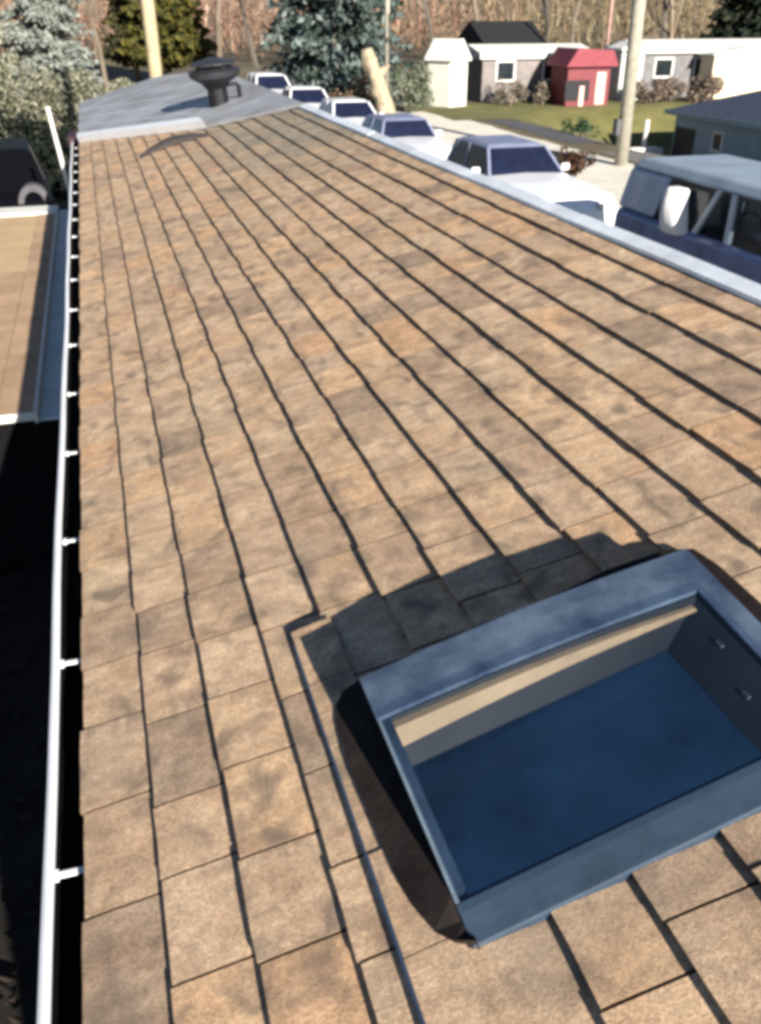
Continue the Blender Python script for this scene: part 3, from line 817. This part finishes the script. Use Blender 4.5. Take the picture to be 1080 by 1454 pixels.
# ------------------------------------------------------------------ buildings
def window(parent, cx, cz, w, h, face, y, frame='white_trim'):
    """face 'Y': wall facing -y at y;  face 'X': wall facing -x at x = y (cx is then the y position)"""
    bm = bmesh.new(); f = .09
    def bb(u0, u1, z0, z1, d0, d1):
        if face == 'Y': box(bm, u0, u1, y - d1, y - d0, z0, z1)
        else: box(bm, y - d1, y - d0, u0, u1, z0, z1)
    bb(cx - w / 2 - f, cx + w / 2 + f, cz + h / 2, cz + h / 2 + f, 0, .05); bb(cx - w / 2 - f, cx + w / 2 + f, cz - h / 2 - f, cz - h / 2, 0, .06)
    bb(cx - w / 2 - f, cx - w / 2, cz - h / 2, cz + h / 2, 0, .05); bb(cx + w / 2, cx + w / 2 + f, cz - h / 2, cz + h / 2, 0, .05)
    fr = from_bm('window', bm, M[frame], parent)
    bm = bmesh.new(); bb(cx - w / 2, cx + w / 2, cz - h / 2, cz + h / 2, .005, .02)
    from_bm('pane', bm, M['window_glass'], fr)

# slate-teal house on the lower ground
th_ = thing('teal_house', 'slate teal house with navy hip roof and white framed windows on lower ground', 'house')
gx = 24.6; gb = -2.0
bm = bmesh.new(); box(bm, gx, 33, 22.0, 36.6, gb, .32); from_bm('wall', bm, M['teal_wall'], th_)
bm = bmesh.new()
e = .35; z0 = .30
pts = [(gx - e, 21.6), (33 + e, 21.6), (33 + e, 37.0), (gx - e, 37.0)]
hexa(bm, [Vector((x, y, z0 + .025)) for x, y in pts] + [Vector((27.9, 26.5, 1.72)), Vector((29.7, 26.5, 1.72)), Vector((29.7, 32.5, 1.72)), Vector((27.9, 32.5, 1.72))])
from_bm('roof', bm, M['navy_roof'], th_)
bm = bmesh.new(); box(bm, gx - e - .03, gx - e + .0, 21.6, 37.0, .17, .36); from_bm('fascia', bm, M['teal_wall'], th_)
window(th_, 33.4, -.6, .55, .62, 'X', gx); window(th_, 29.2, -.6, .7, .75, 'X', gx); window(th_, 25.2, -.6, .7, .75, 'X', gx)
bm = bmesh.new(); box(bm, gx - .02, gx + .03, 35.0, 36.5, -2, -.3); from_bm('garage_opening', bm, M['dark_open'], th_)  # flat dark panel, its colour stands for the shaded garage opening
bm = bmesh.new(); tube(bm, [(gx - .9, 37.4, gz(gx - .9, 37.4) - .1), (gx - .9, 37.4, -.1)], [.1, .1], 8)
tag(from_bm('porch_post', bm, M['white_trim']), 'short pale post standing at the dark end of the teal house', 'post')

def long_home(name, label, x0, x1, y0, y1, zb, zt, wallm, win):
    r = thing(name, label, 'mobile home')
    bm = bmesh.new(); box(bm, x0, x1, y0, y1, zb, zt); from_bm('wall', bm, M[wallm], r)
    bm = bmesh.new(); box(bm, x0 - .25, x1 + .25, y0 - .25, y1 + .25, zt + .002, zt + .26); from_bm('fascia', bm, M['white_trim'], r, bevel=.02)
    bm = bmesh.new()
    prism(bm, [(y0 - .2, zt + .262), (y1 + .2, zt + .262), ((y0 + y1) / 2, zt + .62)], 'X', x0 - .2, x1 + .2); from_bm('roof', bm, M['white_trim'], r)
    for cx, w in win: window(r, cx, zb + 1.45, w, .8, 'Y', y0)
    return r
long_home('mobile_home', 'long mobile home with mauve walls and white roof edge beside the white shed', 19.35, 25.4, 46.2, 49.6, 0, 2.0, 'grey_wall', ((20.6, .9), (23.3, 1.1)))
long_home('mobile_home', 'long grey mobile home with white roof edge beyond the thick utility pole', 28.6, 42.5, 46.6, 50.0, 0, 2.15, 'grey_wall2', ((30.0, 1.0), (32.4, .9)))
ch_ = thing('cream_building', 'small cream building in sun above the navy roof', 'building')
bm = bmesh.new(); box(bm, 32.0, 36.2, 45.0, 46.2, 0, 2.05); from_bm('wall', bm, M['cream_wall'], ch_)
bm = bmesh.new(); prism(bm, [(31.8, 2.052), (36.4, 2.052), (36.4, 2.15), (34.1, 2.45), (31.8, 2.15)], 'Y', 44.8, 46.3); from_bm('roof', bm, M['white_trim'], ch_)
dk = thing('dark_roofed_house', 'house with black roof peeking over the mauve mobile home', 'house')
bm = bmesh.new(); box(bm, 24.5, 29.5, 58, 63, 0, 2.2); from_bm('wall', bm, M['grey_wall'], dk)
bm = bmesh.new(); prism(bm, [(57.6, 2.2), (63.4, 2.2), (60.5, 3.6)], 'X', 24.2, 28.6); from_bm('roof', bm, M['black_roof'], dk)

# white shed with gable
ws = thing('white_shed', 'small white gabled shed beside the mauve mobile home', 'shed', (17.1, 45.2, 0), R(33)); ws.scale = (.72, .72, 1.0)
bm = bmesh.new(); box(bm, -.95, .95, -.95, .95, 0, 2.1); from_bm('wall', bm, M['shed_white'], ws)
bm = bmesh.new()
prism(bm, [(-1.15, 2.0), (1.15, 2.0), (1.15, 2.1), (.12, 2.95), (-.12, 2.95), (-1.15, 2.1)], 'Y', -1.15, 1.15); from_bm('roof', bm, M['white_trim'], ws, bevel=.02)
bm = bmesh.new(); box(bm, -.45, .4, -.99, -.952, .05, 1.85); from_bm('door', bm, mat('grey door', (.50, .49, .44), .7, .15, 3), ws)
# red shed
rs = thing('red_shed', 'red shed with dark doorway between the two mobile homes', 'shed', (-.5, 0, 0))
bm = bmesh.new(); box(bm, 23.1, 25.4, 43.2, 45.0, 0, 1.75); from_bm('wall', bm, M['red'], rs)
bm = bmesh.new(); prism(bm, [(22.85, 1.752), (25.65, 1.752), (25.3, 2.45), (23.4, 2.55)], 'Y', 42.9, 45.2); from_bm('roof', bm, mat('red tin roof', (.19, .032, .045), .55, .12, 3), rs)
bm = bmesh.new(); box(bm, 23.0, 24.3, 43.15, 43.198, .25, 1.15); from_bm('door', bm, M['dark_open'], rs)
bm = bmesh.new(); box(bm, 24.65, 25.15, 43.14, 43.198, .05, 1.5); box(bm, 23.75, 24.0, 43.10, 43.148, .0, .9); from_bm('panel', bm, mat('pink panel', (.62, .38, .33), .7, .15, 3), rs)
# pale narrow shed
ps = thing('narrow_shed', 'narrow pale grey shed right beside the red shed', 'shed')
bm = bmesh.new(); box(bm, 26.6, 27.9, 45.2, 46.4, 0, 2.35); from_bm('wall', bm, mat('pale grey boards', (.42, .42, .41), .7, .1, 3), ps)
bm = bmesh.new(); prism(bm, [(26.45, 2.352), (28.05, 2.352), (28.05, 2.45), (27.25, 2.75), (26.45, 2.45)], 'Y', 45.0, 46.6); from_bm('roof', bm, M['white_trim'], ps)
bm = bmesh.new(); box(bm, 26.85, 27.6, 45.16, 45.198, .05, 1.9); from_bm('door', bm, mat('grey shed door', (.25, .25, .25), .7, .1, 3), ps)

bm = bmesh.new()
prism(bm, [(22.2, .0), (24.4, .0), (24.4, .5), (24.2, .55), (22.4, .55), (22.2, .5)], 'Y', 36.9, 37.4)
o = from_bm('concrete_barrier', bm, M['white_trim'], bevel=.03); o.location.z = gz(23.3, 37) - .02
tag(o, 'low pale concrete barrier at the edge of the asphalt', 'barrier')

# ------------------------------------------------------------------ poles
def pole(name, label, x, y, r, h, m, lean=(0, 0), z=None, arm=False, group=None):
    t = thing(name, label, 'pole', (x, y, (gz(x, y) if z is None else z) - .05), 0, group)
    bm = bmesh.new(); tube(bm, [(0, 0, 0), (lean[0] * .5, lean[1] * .5, h * .5), (lean[0], lean[1], h)], [r, r * .93, r * .84], 14)
    from_bm('shaft', bm, M[m], t, smooth=True)
    if arm:
        bm = bmesh.new(); box(bm, -1.1, 1.1, -r - .1, -r, h - .9, h - .75); from_bm('crossarm', bm, M[m], t)
        bm = bmesh.new(); box(bm, -r - .16, -r + .0, -.12, .12, .9, 1.35); from_bm('meter_box', bm, M['grey_bin'], t, bevel=.02)
    return t
pole('utility_pole', 'thick weathered utility pole beside the white wagon and the gravel lane', 15.2, 25.0, .2, 9.5, 'pole_wood', (-.15, 0), arm=True)
pole('utility_pole', 'tan wooden pole rising behind the grey metal roofing by the yellow-green conifer', 1.62, 21.5, .15, 9.0, 'pole_tan', (-.05, 0))
pole('thin_pole', 'thin pale pole in front of the blue spruce', 12.3, 39.6, .11, 9.0, 'pole_wood')
pole('thin_pole', 'thin pinkish pole rising behind the red shed', 29.5, 52, .10, 9.0, 'pole_pink')
bm = bmesh.new(); tube(bm, [(-.30, 15.4, 0), (-.32, 15.4, 1.5), (-.45, 15.5, 2.75)], [.035, .035, .03], 10)
tag(from_bm('white_post', bm, M['white_trim']), 'slim white post leaning beside the end of the gutter', 'post')
bm = bmesh.new()
ar = [(.25 * math.cos(math.pi * k / 12), .30 * math.sin(math.pi * k / 12)) for k in range(13)]
prism(bm, [(u - .92, v) for u, v in ar] + [(u * .62 - .92, v * .62) for u, v in ar[::-1]], 'Y', 16.0, 16.3)
o = from_bm('arched_hoop', bm, M['grey_bin'], bevel=.015); o.location.z = 1.27
bm = bmesh.new(); box(bm, -1.2, -.64, 16.0, 16.3, -1.27, -.002); from_bm('stand', bm, M['dark_board'], o)
tag(o, 'grey arched hoop on a dark stand in front of the black car', 'hoop')

# ------------------------------------------------------------------ trees
def cards(rng, centre, nrm_r, size, vs, fs, tint, cols, flat=1.0):
    c = Vector(centre); a = Vector((rng.gauss(0, 1), rng.gauss(0, 1), rng.gauss(0, 1) * flat)).normalized()
    b = a.orthogonal().normalized(); b = Matrix.Rotation(rng.uniform(0, 6.28), 3, a) @ b; d = a.cross(b)
    s = size * rng.uniform(.6, 1.3); i = len(vs)
    vs += [c + b * s, c + d * s * .45, c - b * s * .8, c - d * s * .45]
    fs.append((i, i + 1, i + 2, i + 3)); k = rng.choice(cols); f = rng.uniform(.75, 1.25); tint.append(tuple(x * f for x in k))

def conifer(name, label, x, y, h, r, cols, seed, nb=26, dens=40, droop=.25, group=None, size=.28, cat='tree', base=.35):
    rng = random.Random(seed); t = thing(name, label, cat, (x, y, gz(x, y) - .05), 0, group)
    bm = bmesh.new(); tube(bm, [(0, 0, 0), (0.05, 0, h * .5), (0, 0, h * .97)], [r * .07 + .06, r * .045 + .03, .02], 8)
    vs = []; fs = []; tint = []
    tiers = int(h / .42)
    for k in range(tiers):
        z = base + (h - base) * (k / tiers) ** .95
        rr = r * (1 - (z - base) / (h - base)) ** .8
        n = max(4, int(nb * (rr / r) ** .6 * .5))
        for q in range(n):
            a = rng.uniform(0, 6.283); Lb = rr * rng.uniform(.62, 1.12); zz = z + rng.uniform(-.2, .2)
            tip = Vector((math.cos(a) * Lb, math.sin(a) * Lb, zz - Lb * droop + .08 * Lb))
            st = Vector((0, 0, zz))
            if rng.random() < .5 and len(bm.verts) < 3500: tube(bm, [st, tip], [.03, .008], 3, cap=False)
            m_ = max(4, int(dens * Lb / r))
            for _ in range(m_):
                u = rng.uniform(.25, 1.03); p = st.lerp(tip, u)
                sp = .13 * Lb * (1.15 - u) + .05
                p += Vector((rng.gauss(0, sp), rng.gauss(0, sp), rng.gauss(0, sp * .5) - .04))
                cards(rng, p, 0, size, vs, fs, tint, cols, .7)
    from_bm('trunk', bm, M['bark'], t)
    o = from_py('crown', vs, fs, M['needle'], t, tint=tint)
    return t

def bush(name, label, x, y, rx, ry, h, cols, seed, n=1600, size=.12, cat='shrub', group=None, z=None):
    rng = random.Random(seed); t = thing(name, label, cat, (x, y, (gz(x, y) if z is None else z) - .04), 0, group)
    vs = []; fs = []; tint = []; bm = bmesh.new()
    cl = [(Vector((rng.uniform(-.7, .7) * rx, rng.uniform(-.7, .7) * ry, h * rng.uniform(.25, .8))), rng.uniform(.25, .5)) for _ in range(11)]
    for c, _ in cl: tube(bm, [(c.x * .2, c.y * .2, 0), c * .6, c], [.03, .02, .008], 4, cap=False)
    for _ in range(n):
        c, q = rng.choice(cl)
        d = Vector((rng.gauss(0, 1), rng.gauss(0, 1), rng.gauss(0, 1))).normalized() * rng.uniform(.3, 1) ** .5
        p = c + Vector((d.x * rx * q, d.y * ry * q, d.z * h * q * .8))
        if p.z < .02: p.z = rng.uniform(.02, .2)
        cards(rng, p, 0, size, vs, fs, tint, cols)
    from_bm('stems', bm, M['bark'], t)
    from_py('foliage', vs, fs, M['needle'], t, tint=tint)
    return t

def branch(rng, p, d, L, r, lv, vs, fs, tint, col, thick_out):
    segs = 2; pts = [p]
    for i in range(segs):
        d = (d + Vector((rng.gauss(0, .13), rng.gauss(0, .13), rng.gauss(0, .06)))).normalized()
        pts.append(pts[-1] + d * L / segs)
    rr = [r, r * .8, r * .55]
    tgt = thick_out if lv == 0 else (vs, fs, tint)
    V, F, T = tgt
    n = 6 if lv == 0 else 3
    i0 = len(V)
    for q, P in enumerate(pts):
        a = d.orthogonal().normalized(); b = d.cross(a)
        for k in range(n):
            V.append(P + (a * math.cos(6.2832 * k / n) + b * math.sin(6.2832 * k / n)) * rr[q])
    f = rng.uniform(.7, 1.3)
    for q in range(segs):
        for k in range(n):
            F.append((i0 + q * n + k, i0 + q * n + (k + 1) % n, i0 + (q + 1) * n + (k + 1) % n, i0 + (q + 1) * n + k)); T.append(tuple(c * f for c in col))
    if lv >= 5: return
    nc = (5, 4, 4, 4, 3)[lv]
    for _ in range(nc):
        u = rng.uniform(.35, 1.0); s = pts[0].lerp(pts[-1], u) if lv else pts[1].lerp(pts[2], rng.uniform(0, 1))
        nd = (d + Vector((rng.gauss(0, .55), rng.gauss(0, .55), rng.gauss(.12, .35)))).normalized()
        branch(rng, s, nd, L * rng.uniform(.5, .78), r * .5, lv + 1, vs, fs, tint, col, thick_out)

BARE = []
for sd, col in ((1, (1, 1, 1)), (2, (1.02, .95, .88)), (3, (.95, .95, 1.0)), (4, (1.7, 1.55, 1.35))):
    rng = random.Random(sd * 13)
    vs, fs, tint, to = [], [], [], ([], [], [])
    branch(rng, Vector((0, 0, -.1)), Vector((0.03, 0, 1)), 3.6, .12, 0, vs, fs, tint, col, to)
    me = []
    for nm, (V, F, T) in (('trunk', to), ('crown', (vs, fs, tint))):
        m_ = bpy.data.meshes.new(nm); m_.from_pydata(V, [], F); a = m_.color_attributes.new('tint', 'FLOAT_COLOR', 'CORNER')
        for p in m_.polygons:
            for li in p.loop_indices: a.data[li].color = (*T[p.index], 1)
        m_.materials.append(M['bark_brown']); me.append(m_)
    BARE.append(me)
def bare(label, x, y, s, kind, rot, group='bare winter trees behind the homes', name='bare_tree'):
    t = thing(name, label, 'tree', (x, y, gz(x, y)), rot, group)
    for me in BARE[kind]: link(me.name.split('.')[0], me, None, t)
    t.scale = (s, s, s)
BLUE = [(.075, .10, .095), (.10, .13, .125), (.045, .065, .06), (.028, .042, .036), (.14, .165, .155)]
conifer('blue_spruce', 'large blue spruce with drooping boughs behind the small white cars', 12.0, 47.5, 15, 3.9, BLUE, 3, nb=40, dens=46, droop=.35, size=.26, base=.9)
OLIVE = [(.068, .062, .014), (.095, .082, .02), (.038, .04, .013), (.058, .056, .018)]
conifer('yellow_conifer', 'yellow-green conifer behind the tan wooden pole', 5.3, 66, 13, 3.0, OLIVE, 5, nb=34, dens=42, droop=-.1, size=.32, base=1.2)
conifer('dark_conifer', 'dark olive conifer just left of the yellow-green one', 3.4, 68, 10.5, 2.0, [(.05, .045, .02), (.07, .06, .025), (.03, .03, .015)], 6, nb=28, dens=36, droop=-.1, size=.3, base=1.2)
SILV = [(.195, .22, .195), (.22, .24, .215), (.17, .195, .175), (.235, .25, .23)]
conifer('silver_spruce', 'tall pale silvery spruce at the left beyond the black car', -1.35, 41, 14, 2.1, SILV, 8, nb=40, dens=95, droop=.3, size=.12, base=.6)
PALE = [(.20, .20, .14), (.25, .245, .18), (.11, .11, .07), (.26, .26, .20), (.06, .065, .04)]
conifer('olive_spruce', 'pale olive spruce at the left edge of the picture', -3.9, 37, 11, 2.2, PALE, 9, nb=36, dens=90, droop=.25, size=.12, base=.3)
bush('olive_shrub', 'pale olive shrub above the roof of the black car', -2.6, 33, 1.6, 1.3, 2.6, PALE, 21, 6500, .075, group='pale olive shrubs beyond the black car')
bush('olive_shrub', 'pale olive shrub directly left of the slim leaning post', -.9, 34, 1.4, 1.2, 2.3, PALE, 22, 5500, .075, group='pale olive shrubs beyond the black car')
bush('olive_shrub', 'small pale olive shrub beside the far corner of the grey metal roofing', .7, 38, 1.3, 1.2, 2.0, PALE, 23, 4500, .075, group='pale olive shrubs beyond the black car')
DARK = [(.010, .014, .011), (.016, .022, .017), (.006, .008, .006)]
bush('dark_hedge', 'dark evergreen hedge behind the black car', -1.9, 23.8, 2.0, 1.2, 2.4, DARK, 31, 4200, .12, cat='hedge')
conifer('dark_evergreen', 'dark evergreen tree standing above the grey mobile home', 43.0, 58, 9, 3.2, [(.016, .022, .014), (.026, .034, .02), (.01, .012, .009)], 12, nb=36, dens=44, droop=.1, size=.34, base=.4)
bush('brown_shrub', 'leafless brown shrub left of the leaning dead trunk', 10.9, 40.5, 1.0, .9, 1.7, [(.16, .11, .075), (.10, .07, .05), (.21, .15, .10)], 41, 1500, .1)
bush('green_shrub', 'grey-green shrub between the thin pale pole and the white shed', 14.3, 42.5, 1.2, 1.0, 2.1, [(.13, .15, .10), (.09, .11, .07), (.2, .21, .16)], 42, 1800, .1)
bush('low_shrub', 'low dark green shrub at the edge of the asphalt', 18.4, 33.5, .8, .6, .7, [(.035, .06, .035), (.05, .08, .045)], 43, 700, .08)
bush('dead_bush', 'dark rust-brown bush on the pavement between the white wagon and the utility pole', 12.9, 23.6, .9, .7, .75, [(.10, .05, .025), (.05, .03, .02), (.02, .014, .012)], 44, 900, .08)
for i, (x, y, rx, h, lb) in enumerate(((29.0, 44.2, 1.0, 1.2, 'brown scrub clump just right of the utility pole'), (30.6, 43.2, 1.2, 1.5, 'brown scrub clump in the middle of the grey mobile home wall'), (27.3, 43.6, .7, 1.0, 'brown scrub clump in front of the narrow pale shed'))):
    bush('brown_scrub', lb, x, y, rx, .8, h, [(.2, .15, .11), (.13, .10, .08), (.26, .2, .15), (.09, .075, .07)], 60 + i, 1300, .1, group='brown scrub before the grey mobile home', z=0 if y > 42.9 else None)
for i, (x, lb) in enumerate(((20.3, 'dry scrub clump at the left end of the mauve mobile home wall'), (22.3, 'dry scrub clump beside the dark doorway of the red shed'))):
    bush('dry_scrub', lb, x, 44.9, .8, .6, 1.1, [(.17, .14, .1), (.1, .09, .07), (.24, .2, .16)], 70 + i, 900, .09, group='dry scrub before the mauve mobile home')

# leaning dead trunk
bm = bmesh.new()
tube(bm, [(0, 0, -.1), (-.12, 0, .7), (-.42, .05, 1.5), (-.72, .1, 2.3), (-.85, .1, 2.75)], [.5, .36, .33, .34, .22], 12)
tube(bm, [(-.42, 0, 1.5), (-.2, -.1, 2.0), (.05, -.15, 2.2)], [.16, .12, .06], 8)
bmesh.ops.subdivide_edges(bm, edges=bm.edges[:], cuts=2, use_grid_fill=True)
for v in bm.verts: v.co += Vector((noise.noise(v.co * 3.1), noise.noise(v.co * 2.7 + Vector((9, 0, 0))), 0)) * .09
tr = from_bm('dead_tree', bm, M['bark_pale'], loc=(12.0, 38.6, 0))
tag(tr, 'pale broken tree trunk leaning in front of the blue spruce', 'tree')

BT = [(10.5, 80, 2.1, 1, 'brown bare tree over the black chimney'), (14.2, 84, 2.0, 0, 'brown bare tree between the black chimney and the blue spruce'),
      (1.2, 60, 1.3, 1, 'brown bare tree right beside the silvery spruce'), (8.0, 92, 2.2, 0, 'bare tree right of the yellow-green conifer'),
      (24.0, 66, 1.9, 0, 'bare tree right of the blue spruce, above the white shed'), (28.5, 70, 2.0, 1, 'bare tree above the black roof'),
      (33.0, 68, 1.9, 2, 'bare tree above the red shed'), (37.5, 72, 2.0, 1, 'bare tree just left of the utility pole top'),
      (37.0, 57, 1.25, 3, 'pale bare tree right of the utility pole top'), (50.0, 66, 1.8, 0, 'bare tree at the top right corner'),
      (20.5, 74, 2.0, 2, 'bare tree tangled with the right side of the blue spruce'), (-4.5, 58, 1.6, 2, 'bare tree behind the pale olive spruce'),
      (45.0, 70, 1.9, 2, 'bare tree behind the dark evergreen')]
for i, (x, y, s, k, lb) in enumerate(BT): bare(lb, x, y, s, k, i * 1.7)

# far-off woods as one mass of thin twigs and trunks
rng = random.Random(99); vs = []; fs = []; tint = []
for i in range(42000):
    y = rng.uniform(98, 150); x = rng.uniform(-.35 * y - 10, 1.25 * y + 20); z = rng.uniform(0, 11) * rng.uniform(.5, 1)
    z = min(z, 8 + 4 * noise.noise(Vector((x * .06, y * .03, 0))))
    h = rng.uniform(.5, 2.0); w_ = rng.uniform(.02, .13); d = Vector((rng.gauss(0, .9), rng.gauss(0, .9), rng.gauss(.3, .8))).normalized()
    if i % 45 == 0: d = Vector((rng.gauss(0, .12), 0, 1)); h = rng.uniform(3, 7); z *= .4; w_ = rng.uniform(.06, .16)
    a = Vector((rng.gauss(0, 1), rng.gauss(0, 1) * .4, 0)).normalized() * w_; p = Vector((x, y, z)); j = len(vs)
    vs += [p - a, p + a, p + a * .4 + d * h, p - a * .4 + d * h]; fs.append((j, j + 1, j + 2, j + 3))
    c = rng.choice([(1.25, .98, .82), (1.5, 1.25, 1.05), (.8, .72, .65), (1.1, 1.05, .9), (2.0, 1.8, 1.6), (1.3, .9, .75)])
    q = sm(.25, .55, x / y); c = (c[0] * (1.22 - .3 * q), c[1] * (1.08 - .08 * q), c[2] * (1.08 - .22 * q)); tint.append(c)
fw = from_py('distant_woods', vs, fs, M['bark_brown'], tint=tint); fw['kind'] = 'stuff'

# ------------------------------------------------------------------ light, sky, camera
sun_to = Vector((0.066, -0.37, 0.140)).normalized()
el = math.asin(sun_to.z); az = math.atan2(sun_to.x, sun_to.y)
w = bpy.data.worlds.new('World'); sc.world = w; w.use_nodes = True
nt = w.node_tree; bg = nt.nodes['Background']
sky = nt.nodes.new('ShaderNodeTexSky'); sky.sky_type = 'NISHITA'; sky.sun_disc = False
sky.sun_elevation = el; sky.sun_rotation = az; sky.altitude = 2200; sky.air_density = 0.85; sky.dust_density = 0.4; sky.ozone_density = 1.5
nt.links.new(sky.outputs[0], bg.inputs['Color']); bg.inputs['Strength'].default_value = 0.05
ld = bpy.data.lights.new('Sun', 'SUN'); ld.energy = 5.0; ld.angle = R(.5); ld.color = (1.0, .93, .82)
so = bpy.data.objects.new('Sun', ld); COL.objects.link(so)
so.rotation_euler = (-sun_to).to_track_quat('-Z', 'Y').to_euler(); so.location = (5, -20, 15)

cd = bpy.data.cameras.new('Camera'); cam = bpy.data.objects.new('Camera', cd); COL.objects.link(cam)
pitch, yaw = R(29.4925), R(16.5957)
cam.location = (0.205, 0, EAVE + 1.375)
Fd = Vector((math.sin(yaw) * math.cos(pitch), math.cos(yaw) * math.cos(pitch), -math.sin(pitch)))
cam.rotation_euler = Fd.to_track_quat('-Z', 'Y').to_euler()
cd.sensor_fit = 'VERTICAL'; cd.sensor_height = 24; cd.lens = 24 * 1250 / 1454
cd.clip_start = 0.05; cd.clip_end = 3000
sc.camera = cam
sc.view_settings.view_transform = 'Standard'; sc.view_settings.look = 'None'
sc.view_settings.exposure = 1.42; sc.view_settings.gamma = 1
sc.render.engine = 'CYCLES'
sc.cycles.use_denoising = True
sc.cycles.max_bounces = 6; sc.cycles.transparent_max_bounces = 12
sc.cycles.pixel_filter_type = 'BLACKMAN_HARRIS'; sc.cycles.filter_width = 4.0
